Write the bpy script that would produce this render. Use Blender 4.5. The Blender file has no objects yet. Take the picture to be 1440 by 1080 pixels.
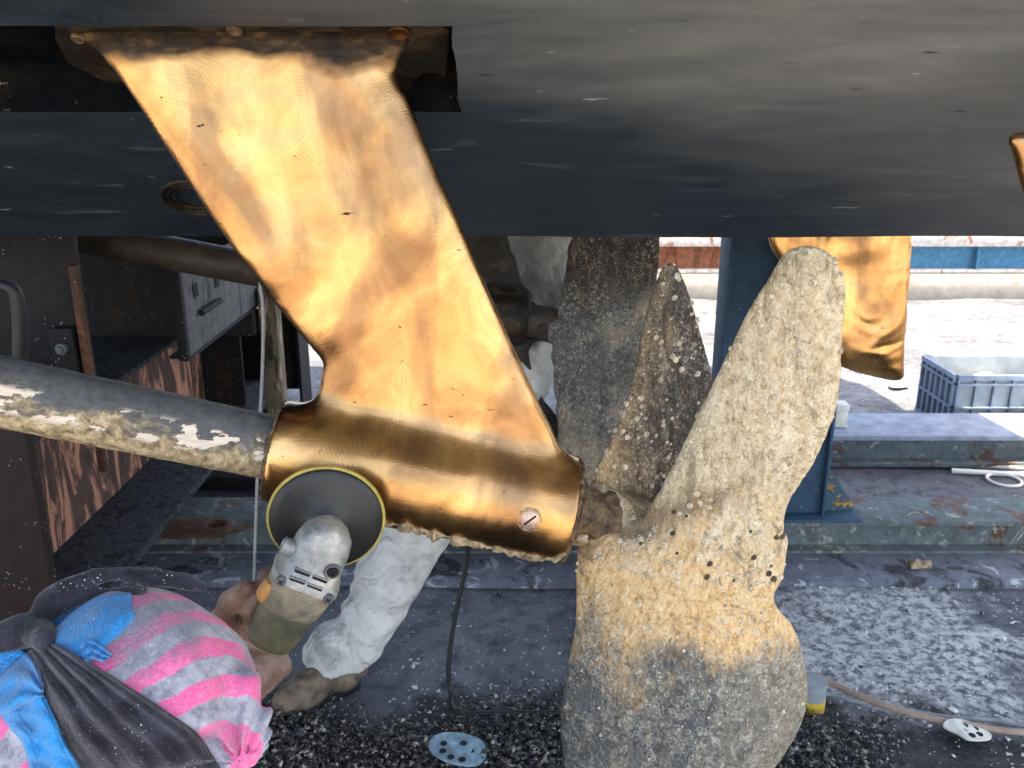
import bpy, bmesh, math, random
import numpy as np
from mathutils import Vector, Matrix
random.seed(7); RNG = np.random.RandomState(11)
SC = bpy.context.scene
COL = SC.collection
R = math.radians

# ------------------------------------------------------------------ camera, world, sun, exposure
H = 1.5; F = 1247.0; PIT = R(17.37)
cam_d = bpy.data.cameras.new('camera'); cam = bpy.data.objects.new('camera', cam_d); COL.objects.link(cam)
cam.location = (0, 0, H); cam.rotation_euler = (R(90) - PIT, 0, 0)
cam_d.sensor_width = 36; cam_d.lens = 36 * F / 1440; cam_d.clip_start = .02; cam_d.clip_end = 3000
cam_d.dof.use_dof = True; cam_d.dof.focus_distance = 1.28; cam_d.dof.aperture_fstop = 13
SC.camera = cam
w = bpy.data.worlds.new('World'); SC.world = w; w.use_nodes = True
wn = w.node_tree.nodes; bg = wn['Background']
sky = wn.new('ShaderNodeTexSky'); sky.sky_type = 'NISHITA'; sky.sun_disc = False
SUN = Vector((.22, -.10, .95)).normalized()
sky.sun_elevation = math.asin(SUN.z); sky.sun_rotation = math.atan2(SUN.x, SUN.y)
sky.dust_density = 2.2; sky.air_density = .8
w.node_tree.links.new(sky.outputs[0], bg.inputs[0]); bg.inputs[1].default_value = .15
sd = bpy.data.lights.new('sun', 'SUN'); sd.energy = 3.0; sd.angle = R(.5); sd.color = (1, .93, .82)
so = bpy.data.objects.new('sun', sd); COL.objects.link(so); so.rotation_euler = SUN.to_track_quat('Z', 'Y').to_euler()
SC.view_settings.view_transform = 'Standard'; SC.view_settings.look = 'None'
SC.view_settings.exposure = 2.6; SC.view_settings.gamma = 1
SC.view_settings.use_white_balance = True; SC.view_settings.white_balance_temperature = 7600; SC.view_settings.white_balance_tint = 8
SC.cycles.max_bounces = 8; SC.cycles.diffuse_bounces = 5; SC.cycles.glossy_bounces = 4

CP, SP = math.cos(PIT), math.sin(PIT)
def ray(px, py):
    x = (px - 720) / F; y = -(py - 540) / F
    return Vector((x, y * SP + CP, y * CP - SP))
def P(px, py, Y):
    d = ray(px, py); return Vector((0, 0, H)) + d * (Y / d.y)
def G(px, py, z=0.0):
    d = ray(px, py); return Vector((0, 0, H)) + d * ((z - H) / d.z)
def mpp(p):                         # metres per photo pixel at point p
    p = Vector(p); return (p.y * CP + (H - p.z) * SP) / F
KY = 2.0; KZ = P(720, 332, KY).z; KM = .56     # keel line and deadrise slope
def hullz(Y): return KZ + KM * (KY - Y)
def HP(px, py, off=0.0):
    d = ray(px, py); t = (KZ + KM * KY - off - H) / (d.z + KM * d.y)
    return Vector((0, 0, H)) + d * t

# ------------------------------------------------------------------ materials
class MB:
    def __init__(s, name, local=False):
        s.m = bpy.data.materials.new(name); s.m.use_nodes = True; s.t = s.m.node_tree
        s.b = s.t.nodes['Principled BSDF']; s.tc = s.t.nodes.new('ShaderNodeTexCoord'); s.co = s.tc.outputs['Object'] if local else s.t.nodes.new('ShaderNodeNewGeometry').outputs['Position']
    def n(s, typ, **kw):
        nd = s.t.nodes.new(typ)
        for k, v in kw.items(): setattr(nd, k, v)
        return nd
    def put(s, sock, v):
        if isinstance(v, bpy.types.NodeSocket): s.t.links.new(v, sock)
        elif isinstance(v, (tuple, list)) and len(v) == 3 and sock.type == 'RGBA': sock.default_value = (*v, 1)
        else: sock.default_value = v
    def mapv(s, scale=(1, 1, 1), rot=(0, 0, 0), loc=(0, 0, 0), v=None):
        nd = s.n('ShaderNodeMapping'); s.put(nd.inputs[0], v or s.co)
        nd.inputs[1].default_value = loc; nd.inputs[2].default_value = rot; nd.inputs[3].default_value = scale
        return nd.outputs[0]
    def noise(s, sc, det=4, ro=.55, v=None, dist=0, col=False):
        nd = s.n('ShaderNodeTexNoise'); s.put(nd.inputs['Vector'], v or s.co)
        nd.inputs['Scale'].default_value = sc; nd.inputs['Detail'].default_value = det
        nd.inputs['Roughness'].default_value = ro; nd.inputs['Distortion'].default_value = dist
        return nd.outputs[1 if col else 0]
    def vor(s, sc, out='Distance', feat='F1', v=None, rnd=1):
        nd = s.n('ShaderNodeTexVoronoi', feature=feat); s.put(nd.inputs['Vector'], v or s.co)
        nd.inputs['Scale'].default_value = sc; nd.inputs['Randomness'].default_value = rnd
        return nd.outputs[out]
    def ramp(s, f, *st, interp='LINEAR'):
        nd = s.n('ShaderNodeValToRGB'); s.put(nd.inputs[0], f); cr = nd.color_ramp; cr.interpolation = interp
        while len(cr.elements) < len(st): cr.elements.new(.5)
        for e, (p, c) in zip(cr.elements, st):
            e.position = p; e.color = (c, c, c, 1) if isinstance(c, (int, float)) else (*c, 1)
        return nd.outputs[0]
    def step(s, f, a, b): return s.ramp(f, (a, 0.), (b, 1.)) if a < b else s.ramp(f, (b, 1.), (a, 0.))
    def mix(s, f, a, b, mode='MIX'):
        nd = s.n('ShaderNodeMix', data_type='RGBA', blend_type=mode)
        s.put(nd.inputs[0], f); s.put(nd.inputs[6], a); s.put(nd.inputs[7], b); return nd.outputs[2]
    def ma(s, op, a, b=0., c=None):
        nd = s.n('ShaderNodeMath', operation=op); s.put(nd.inputs[0], a); s.put(nd.inputs[1], b)
        if c is not None: s.put(nd.inputs[2], c)
        return nd.outputs[0]
    def vm(s, op, a, b=None):
        nd = s.n('ShaderNodeVectorMath', operation=op); s.put(nd.inputs[0], a)
        if b is not None: s.put(nd.inputs[1], b)
        return nd.outputs['Value' if op in ('LENGTH', 'DOT_PRODUCT', 'DISTANCE') else 0]
    def xyz(s, v=None):
        nd = s.n('ShaderNodeSeparateXYZ'); s.put(nd.inputs[0], v or s.co); return nd.outputs
    def bump(s, h, st=.5, d=.01, nrm=None):
        nd = s.n('ShaderNodeBump'); s.put(nd.inputs['Height'], h); nd.inputs['Strength'].default_value = st
        nd.inputs['Distance'].default_value = d
        if nrm is not None: s.put(nd.inputs['Normal'], nrm)
        return nd.outputs[0]
    def out(s, col, ro=.7, me=0., nrm=None, spec=.5):
        s.put(s.b.inputs['Base Color'], col); s.put(s.b.inputs['Roughness'], ro); s.put(s.b.inputs['Metallic'], me)
        s.put(s.b.inputs['Specular IOR Level'], spec)
        if nrm is not None: s.put(s.b.inputs['Normal'], nrm)
        return s.m
MAT = {}
def swirl(m, sc, k, v=None, soft=.0):        # arcs left by a turning sanding disc, one centre per patch
    base = v or m.co
    nd = m.n('ShaderNodeTexVoronoi', feature='F1'); m.put(nd.inputs['Vector'], base); nd.inputs['Scale'].default_value = sc
    pos = nd.outputs['Position']; sc_ = nd.outputs['Color']
    off = m.vm('MULTIPLY', m.vm('SUBTRACT', sc_, (.05, .5, .15)), (.7, .1, .7))
    d = m.vm('LENGTH', m.vm('SUBTRACT', m.vm('SUBTRACT', base, pos), off))
    return m.ma('SINE', m.ma('MULTIPLY', m.ma('ADD', d, m.ma('MULTIPLY', m.noise(9, 3), .02)), k))
def bronze(name, fade=True, BG=.016):
    m = MB(name)
    big = m.noise(4.5, 2, .45, v=m.mapv((1, 1, .8), (0, .5, 0)), dist=1.2)
    mid = m.noise(11, 4, .6, v=m.mapv((1, 1, .55), (0, .5, 0)), dist=1.2)
    sw1 = swirl(m, 9, 1150, m.mapv((1, .2, 1)))
    sw2 = swirl(m, 6, 1500, m.mapv((1, .2, 1), loc=(.3, 0, .17)))
    br = m.noise(420, 2, .7, v=m.mapv((.12, 1, 1), (0, .35, 0)))
    patch = m.step(m.noise(6, 3), .4, .65)
    fine = m.mix(patch, sw1, sw2)
    amp = m.step(m.noise(8, 3), .38, .66)
    b1 = m.bump(big, .8, BG)
    b2 = m.bump(mid, .4, .0011, b1)
    b3 = m.bump(m.ma('MULTIPLY', fine, amp), .16, .0003, b2)
    b4 = m.bump(br, .35, .0005, b3)
    tone = m.noise(7, 5, .6, dist=1.4)
    dark_refl = m.step(m.noise(5.5, 4, .5, v=m.mapv((1.3, 1, .55), (0, .55, 0), (2, 0, 1)), dist=.9), .47, .60)  # reflections of dark surroundings, painted in as brown patches
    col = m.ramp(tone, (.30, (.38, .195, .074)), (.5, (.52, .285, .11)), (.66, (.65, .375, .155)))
    col = m.mix(m.ma('MULTIPLY', dark_refl, .75), col, m.ramp(tone, (.3, (.16, .082, .045)), (.7, (.26, .14, .078))))
    col = m.mix(m.ma('MULTIPLY', m.ma('MULTIPLY', m.step(fine, .35, .95), m.step(m.noise(10, 4, .6), .44, .62)), .42), col, (.26, .13, .055))
    pit = m.step(m.noise(46, 5, .6, v=m.mapv((1, 1, 2.4), (0, .3, 0))), .685, .72)
    x, y, z = m.xyz()
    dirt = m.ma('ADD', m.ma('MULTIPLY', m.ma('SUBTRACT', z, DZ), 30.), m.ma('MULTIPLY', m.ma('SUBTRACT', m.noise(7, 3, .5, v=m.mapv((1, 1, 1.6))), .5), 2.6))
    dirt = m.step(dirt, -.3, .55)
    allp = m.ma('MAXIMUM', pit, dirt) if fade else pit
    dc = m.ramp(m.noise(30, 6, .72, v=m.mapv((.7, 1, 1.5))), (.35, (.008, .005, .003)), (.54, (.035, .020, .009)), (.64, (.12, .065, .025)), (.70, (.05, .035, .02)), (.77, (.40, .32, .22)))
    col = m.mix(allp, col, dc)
    ro = m.ma('ADD', m.ramp(m.noise(13, 4), (.35, .22), (.7, .36)), m.ma('MULTIPLY', allp, .35))
    me = m.ma('SUBTRACT', 1., m.ma('MULTIPLY', allp, .35))
    return m.out(col, ro, me, b4)
DZ = 9.0
def simple(name, col, ro=.7, me=0., nz=.25, sc=20, bmp=.3, bd=.002, spec=.4, sc2=None):
    m = MB(name); f = m.noise(sc, 5, .6)
    c2 = tuple(c * (1 - nz) for c in col); c1 = tuple(min(1, c * (1 + nz)) for c in col)
    return m.out(m.ramp(f, (.3, c2), (.7, c1)), ro, me, m.bump(m.noise(sc2 or sc * 4, 4), bmp, bd), spec)
def rusty(name, paint, rust=(.16, .055, .028), amt=.5, pale=None, sc=9, vert=True, ro=.75, pt=.58):
    m = MB(name)
    v = m.mapv((1, 1, .22 if vert else 1))
    f = m.step(m.noise(sc, 7, .68, v=v, dist=.8), amt, amt + .06)
    rc = m.ramp(m.noise(40, 6, .7), (.3, tuple(c * .35 for c in rust)), (.55, rust), (.72, tuple(min(1, c * 1.9) for c in rust)))
    pc = m.ramp(m.noise(24, 5, .6), (.3, tuple(c * .7 for c in paint)), (.7, tuple(min(1, c * 1.25) for c in paint)))
    col = m.mix(f, pc, rc)
    if pale: 
        g = m.step(m.noise(sc * 1.7, 6, .7, v=v, dist=1.3), pt, pt + .05); col = m.mix(g, col, pale)
    sp = m.step(m.vor(95), .16, .10); sel = m.step(m.noise(30, 2), .58, .62)
    col = m.mix(m.ma('MULTIPLY', sp, sel), col, (.6, .58, .55))
    h = m.ma('ADD', m.noise(70, 6, .7), m.ma('MULTIPLY', f, -.6))
    return m.out(col, ro, 0., m.bump(h, .6, .003), .3)

# ------------------------------------------------------------------ object helpers
def tag(o, label=None, cat=None, group=None, kind=None):
    if label: o['label'] = label
    if cat: o['category'] = cat
    if group: o['group'] = group
    if kind: o['kind'] = kind
    return o
def empty(name, loc, label, cat, group=None):
    o = bpy.data.objects.new(name, None); COL.objects.link(o); o.location = loc; o.empty_display_size = .05
    return tag(o, label, cat, group)
def wloc(o):
    v = Vector((0, 0, 0))
    while o is not None: v += Vector(o.location); o = o.parent
    return v
def mk(name, V, Fc, mat, parent=None, smooth=True, loc=None, normals=None):
    me = bpy.data.meshes.new(name)
    base = wloc(parent) if parent else Vector((0, 0, 0))
    V = np.asarray(V, dtype=float).reshape(-1, 3)
    if parent is None:
        loc = Vector(loc) if loc is not None else Vector(((V[:, 0].min() + V[:, 0].max()) / 2, (V[:, 1].min() + V[:, 1].max()) / 2, V[:, 2].min()))
    else: loc = Vector((0, 0, 0))
    V = V - np.array(base + loc)
    me.from_pydata([tuple(v) for v in V], [], [tuple(int(i) for i in f) for f in Fc]); me.validate()
    if mat: me.materials.append(MAT[mat] if isinstance(mat, str) else mat)
    me.polygons.foreach_set('use_smooth', [smooth] * len(me.polygons))
    if normals is not None and len(normals) == len(me.vertices): me.normals_split_custom_set_from_vertices([tuple(n) for n in normals])
    me.update()
    o = bpy.data.objects.new(name, me); COL.objects.link(o); o.location = loc
    if parent: o.parent = parent
    return o
class Geo:                                   # collects closed shapes for ONE part
    def __init__(s): s.V = []; s.F = []
    def add(s, V, Fc):
        b = len(s.V); s.V += [tuple(v) for v in V]; s.F += [tuple(i + b for i in f) for f in Fc]; return s
    def hexa(s, c8):                         # bottom 4 ccw, top 4
        return s.add(c8, [(3, 2, 1, 0), (4, 5, 6, 7), (0, 1, 5, 4), (1, 2, 6, 5), (2, 3, 7, 6), (3, 0, 4, 7)])
    def box(s, a, b, M=None):
        (x0, y0, z0), (x1, y1, z1) = a, b
        c = [(x0, y0, z0), (x1, y0, z0), (x1, y1, z0), (x0, y1, z0), (x0, y0, z1), (x1, y0, z1), (x1, y1, z1), (x0, y1, z1)]
        if M is not None: c = [M @ Vector(v) for v in c]
        return s.hexa(c)
    def tube(s, pts, rad, n=12, cap=True, jit=0., flat=1.):
        pts = [Vector(p) for p in pts]; rads = rad if isinstance(rad, (list, tuple)) else [rad] * len(pts)
        V = []; Fc = []; up = None
        for i, p in enumerate(pts):
            t = (pts[min(i + 1, len(pts) - 1)] - pts[max(i - 1, 0)]).normalized()
            if up is None: up = Vector((0, 0, 1)) if abs(t.z) < .9 else Vector((1, 0, 0))
            a = t.cross(up).normalized(); b = a.cross(t).normalized(); up = b
            for k in range(n):
                th = 2 * math.pi * k / n; r = rads[i] * (1 + jit * (random.random() - .5))
                V.append(p + a * (math.cos(th) * r) + b * (math.sin(th) * r * flat))
        for i in range(len(pts) - 1):
            for k in range(n):
                Fc.append((i * n + k, i * n + (k + 1) % n, (i + 1) * n + (k + 1) % n, (i + 1) * n + k))
        if cap: Fc.append(tuple(range(n - 1, -1, -1))); Fc.append(tuple((len(pts) - 1) * n + k for k in range(n)))
        return s.add(V, Fc)
    def lathe(s, o, ax, prof, n=48, jit=None):         # prof: list of (distance along axis, radius)
        o = Vector(o); ax = Vector(ax).normalized(); u = ax.orthogonal().normalized(); v = ax.cross(u)
        V = []; Fc = []
        for i, (t, r) in enumerate(prof):
            for k in range(n):
                th = 2 * math.pi * k / n; rr = r * (1 + (jit(i, k) if jit else 0))
                V.append(o + ax * t + u * (math.cos(th) * rr) + v * (math.sin(th) * rr))
        for i in range(len(prof) - 1):
            for k in range(n): Fc.append((i * n + k, i * n + (k + 1) % n, (i + 1) * n + (k + 1) % n, (i + 1) * n + k))
        Fc.append(tuple(range(n - 1, -1, -1))); Fc.append(tuple((len(prof) - 1) * n + k for k in range(n)))
        return s.add(V, Fc)
    def prism(s, pts, d):                              # polygon (3-D points) pushed along d
        d = Vector(d); n = len(pts); V = [Vector(p) for p in pts] + [Vector(p) + d for p in pts]
        return s.add(V, [tuple(range(n - 1, -1, -1)), tuple(range(n, 2 * n))] + [(i, (i + 1) % n, n + (i + 1) % n, n + i) for i in range(n)])
    def obj(s, name, mat, parent=None, smooth=False, bevel=0., loc=None, seg=2):
        bm = bmesh.new(); vs = [bm.verts.new(v) for v in s.V]
        for f in s.F:
            try: bm.faces.new([vs[i] for i in f])
            except ValueError: pass
        bmesh.ops.recalc_face_normals(bm, faces=bm.faces)
        if bevel:
            es = [e for e in bm.edges if len(e.link_faces) == 2 and e.calc_face_angle(0) > .6]
            bmesh.ops.bevel(bm, geom=es, offset=bevel, segments=seg, profile=.5, affect='EDGES', clamp_overlap=True)
        V = [tuple(v.co) for v in bm.verts]; bm.verts.index_update(); Fc = [[v.index for v in f.verts] for f in bm.faces]; bm.free()
        o = mk(name, V, Fc, mat, parent, smooth, loc)
        if smooth or bevel:
            o.data.polygons.foreach_set('use_smooth', [True] * len(o.data.polygons))
            try: o.data.set_sharp_from_angle(angle=R(42))
            except Exception: pass
        return o
def spline(pts, n=8, closed=False):
    pts = [Vector(p) for p in pts]; N = len(pts); out = []
    rng = range(N) if closed else range(N - 1)
    for i in rng:
        p1 = pts[i]; p2 = pts[(i + 1) % N]
        p0 = pts[(i - 1) % N] if closed or i > 0 else p1 * 2 - p2
        p3 = pts[(i + 2) % N] if closed or i + 2 < N else p2 * 2 - p1
        for k in range(n):
            t = k / n
            out.append(.5 * ((2 * p1) + (p2 - p0) * t + (2 * p0 - 5 * p1 + 4 * p2 - p3) * t * t + (3 * p1 - p0 - 3 * p2 + p3) * t ** 3))
    if not closed: out.append(pts[-1])
    return out

# ------------------------------------------------------------------ implicit surfaces -> mesh
class Fld:
    def __init__(s, lo, hi, h):
        s.lo = np.array(lo, float); s.h = h
        n = np.ceil((np.array(hi) - s.lo) / h).astype(int) + 1
        s.x = (s.lo[0] + h * np.arange(n[0])).astype(np.float32)[:, None, None]
        s.y = (s.lo[1] + h * np.arange(n[1])).astype(np.float32)[None, :, None]
        s.z = (s.lo[2] + h * np.arange(n[2])).astype(np.float32)[None, None, :]
        s.f = np.full(tuple(n), 1., np.float32)
    def union(s, d, k=0.):
        if k <= 0: s.f = np.minimum(s.f, d)
        else:
            hh = np.clip(.5 + .5 * (s.f - d) / k, 0, 1); s.f = (s.f * (1 - hh) + d * hh - k * hh * (1 - hh)).astype(np.float32)
    def cone(s, a, b, ra, rb, k=0., sub=False, sq=(1, 1, 1)):
        a = np.array(a, float); b = np.array(b, float); ab = b - a; L = max(1e-9, ab @ ab)
        t = np.clip(((s.x - a[0]) * ab[0] + (s.y - a[1]) * ab[1] + (s.z - a[2]) * ab[2]) / L, 0, 1)
        d = np.sqrt(((s.x - a[0] - t * ab[0]) / sq[0]) ** 2 + ((s.y - a[1] - t * ab[1]) / sq[1]) ** 2 + ((s.z - a[2] - t * ab[2]) / sq[2]) ** 2) - (ra + (rb - ra) * t)
        d = d.astype(np.float32)
        if sub: s.f = np.maximum(s.f, -d)
        else: s.union(d, k)
    def chain(s, pts, rs, k=0.):
        for i in range(len(pts) - 1): s.cone(pts[i], pts[i + 1], rs[i], rs[i + 1], k)
    def cyl(s, a, b, r, rnd=.006, k=0.):
        a = np.array(a, float); b = np.array(b, float); L = np.linalg.norm(b - a); u = (b - a) / L
        t = (s.x - a[0]) * u[0] + (s.y - a[1]) * u[1] + (s.z - a[2]) * u[2]
        rr = np.sqrt(np.maximum(0, (s.x - a[0]) ** 2 + (s.y - a[1]) ** 2 + (s.z - a[2]) ** 2 - t * t))
        if callable(r): r = r(np.clip(t / L, 0, 1))
        q1 = rr - r + rnd; q2 = np.abs(t - L / 2) - L / 2 + rnd
        d = np.minimum(np.maximum(q1, q2), 0) + np.sqrt(np.maximum(q1, 0) ** 2 + np.maximum(q2, 0) ** 2) - rnd
        s.union(d.astype(np.float32), k)
    def poly2(s, pts):                        # signed distance in plan XZ to a polygon
        X = s.x[:, 0, 0][:, None]; Z = s.z[0, 0, :][None, :]
        d = np.full((X.shape[0], Z.shape[1]), 1e9); ins = np.zeros(d.shape, bool); N = len(pts)
        for i in range(N):
            x0, z0 = pts[i]; x1, z1 = pts[(i + 1) % N]; ex, ez = x1 - x0, z1 - z0
            t = np.clip(((X - x0) * ex + (Z - z0) * ez) / max(1e-12, ex * ex + ez * ez), 0, 1)
            d = np.minimum(d, (X - x0 - t * ex) ** 2 + (Z - z0 - t * ez) ** 2)
            c = ((z0 > Z) != (z1 > Z)); xi = ex * (Z - z0) / (ez if abs(ez) > 1e-12 else 1e-12) + x0
            ins ^= (c & (X < xi))
        d = np.sqrt(d); return np.where(ins, -d, d)
    def sheet(s, pts3, thick, k=0., deg=2, edge=.003, reach=.09, extra=None):
        """a curved plate: outline points carry their own depth; thick = half thickness in the middle"""
        A = np.array([tuple(p) for p in pts3]); out = spline([(p[0], p[2], 0) for p in A], 6, True)
        d2 = s.poly2([(p.x, p.y) for p in out])
        Q = A if extra is None else np.vstack([A, np.array([tuple(e) for e in extra])])
        cx, cz = Q[:, 0].mean(), Q[:, 2].mean()
        def B(x, z):
            x = x - cx; z = z - cz; b = [np.ones_like(x), x, z]
            if deg > 1: b += [x * x, x * z, z * z]
            return b
        co = np.linalg.lstsq(np.stack(B(Q[:, 0], Q[:, 2]), 1), Q[:, 1], rcond=None)[0]
        X = s.x[:, 0, 0][:, None] + 0 * s.z[0, 0, :][None, :]; Z = s.z[0, 0, :][None, :] + 0 * X
        yc = sum(c * b for c, b in zip(co, B(X, Z)))
        gy, gz = np.gradient(yc, s.h); sl = np.sqrt(1 + gy ** 2 + gz ** 2)
        tt = np.clip(-d2 / reach, 0, 1); ht = edge + (thick - edge) * np.sqrt(1 - (1 - tt) ** 2)
        yd = (np.abs(s.y - yc[:, None, :]) - (ht * sl)[:, None, :]) / sl[:, None, :]
        dd = np.broadcast_to(d2[:, None, :], s.f.shape)
        d = np.minimum(np.maximum(yd, dd), 0) + np.sqrt(np.maximum(yd, 0) ** 2 + np.maximum(dd, 0) ** 2)
        s.union(d.astype(np.float32), k)
        return lambda x, z: sum(c * b for c, b in zip(co, B(np.asarray(x, float), np.asarray(z, float))))
    def wobble(s, amp, freq, n=6, seed=0):
        rs = np.random.RandomState(seed); g = 0
        for i in range(n):
            v = rs.normal(size=3); v /= np.linalg.norm(v); fr = freq * rs.uniform(.6, 1.7)
            g = g + np.sin((s.x * v[0] + s.y * v[1] + s.z * v[2]) * fr + rs.uniform(0, 6.3))
        s.f = s.f + (amp * g / math.sqrt(n)).astype(np.float32)
    def crease(s, amp, freq, dirs, seed=0):    # folded cloth: sharp ridges
        rs = np.random.RandomState(seed)
        for v in dirs:
            v = np.array(v, float); v /= np.linalg.norm(v)
            ph = (s.x * v[0] + s.y * v[1] + s.z * v[2]) * freq + 1.6 * np.sin(s.x * 17 + 2 * rs.rand()) + 1.4 * np.sin(s.z * 19 + s.y * 11 + 5 * rs.rand())
            s.f = s.f + (amp * (np.abs(np.sin(ph)) - .6)).astype(np.float32)
    def mesh(s, relax=2):
        f = s.f; S = f < 0
        n = np.array(f.shape)
        def c(i, j, k): return S[i:n[0] - 1 + i, j:n[1] - 1 + j, k:n[2] - 1 + k]
        cnt = sum(c(i, j, k).astype(np.int8) for i in (0, 1) for j in (0, 1) for k in (0, 1))
        I, J, K = np.nonzero((cnt > 0) & (cnt < 8)); idx = np.full(tuple(n - 1), -1, np.int64); idx[I, J, K] = np.arange(len(I))
        acc = np.zeros((len(I), 3)); num = np.zeros(len(I)); cr = [(i, j, k) for i in (0, 1) for j in (0, 1) for k in (0, 1)]
        for a in cr:
            for ax in range(3):
                if a[ax]: continue
                b = list(a); b[ax] = 1
                fa = f[I + a[0], J + a[1], K + a[2]]; fb = f[I + b[0], J + b[1], K + b[2]]
                m = (fa < 0) != (fb < 0); t = np.where(m, fa / np.where(m, fa - fb, 1), 0)
                p = np.stack([I * 0. + a[0], J * 0. + a[1], K * 0. + a[2]], 1); p[:, ax] += t
                acc += p * m[:, None]; num += m
        V = (acc / num[:, None] + np.stack([I, J, K], 1)) * s.h + s.lo
        Q = []
        for ax in range(3):
            o1, o2 = [(1, 2), (2, 0), (0, 1)][ax]
            sl0 = [slice(1, -1)] * 3; sl0[ax] = slice(0, -1); sl1 = [slice(1, -1)] * 3; sl1[ax] = slice(1, None)
            A = S[tuple(sl0)]; B = S[tuple(sl1)]; ii = np.argwhere(A != B); inv = A[tuple(ii.T)]
            g = ii + 1; g[:, ax] = ii[:, ax]
            def cell(d1, d2):
                q = g.copy(); q[:, o1] -= d1; q[:, o2] -= d2; return idx[q[:, 0], q[:, 1], q[:, 2]]
            q = np.stack([cell(1, 1), cell(0, 1), cell(0, 0), cell(1, 0)], 1)
            q[~inv] = q[~inv][:, ::-1]; Q.append(q)
        Q = np.vstack(Q)
        for _ in range(relax):
            a = np.zeros_like(V); cn = np.zeros(len(V))
            for i in range(4):
                for j in ((i + 1) % 4, (i + 3) % 4):
                    np.add.at(a, Q[:, i], V[Q[:, j]]); np.add.at(cn, Q[:, i], 1)
            V = V * .5 + .5 * a / np.maximum(cn, 1)[:, None]
        fn = np.cross(V[Q[:, 2]] - V[Q[:, 0]], V[Q[:, 3]] - V[Q[:, 1]]); N = np.zeros_like(V)
        for i in range(4): np.add.at(N, Q[:, i], fn)
        N /= np.maximum(1e-12, np.linalg.norm(N, axis=1))[:, None]
        return V, Q, N
def sub(V, Q, N, mask):
    q = Q[mask]; u, inv = np.unique(q, return_inverse=True); return V[u], inv.reshape(q.shape), N[u]

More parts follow.
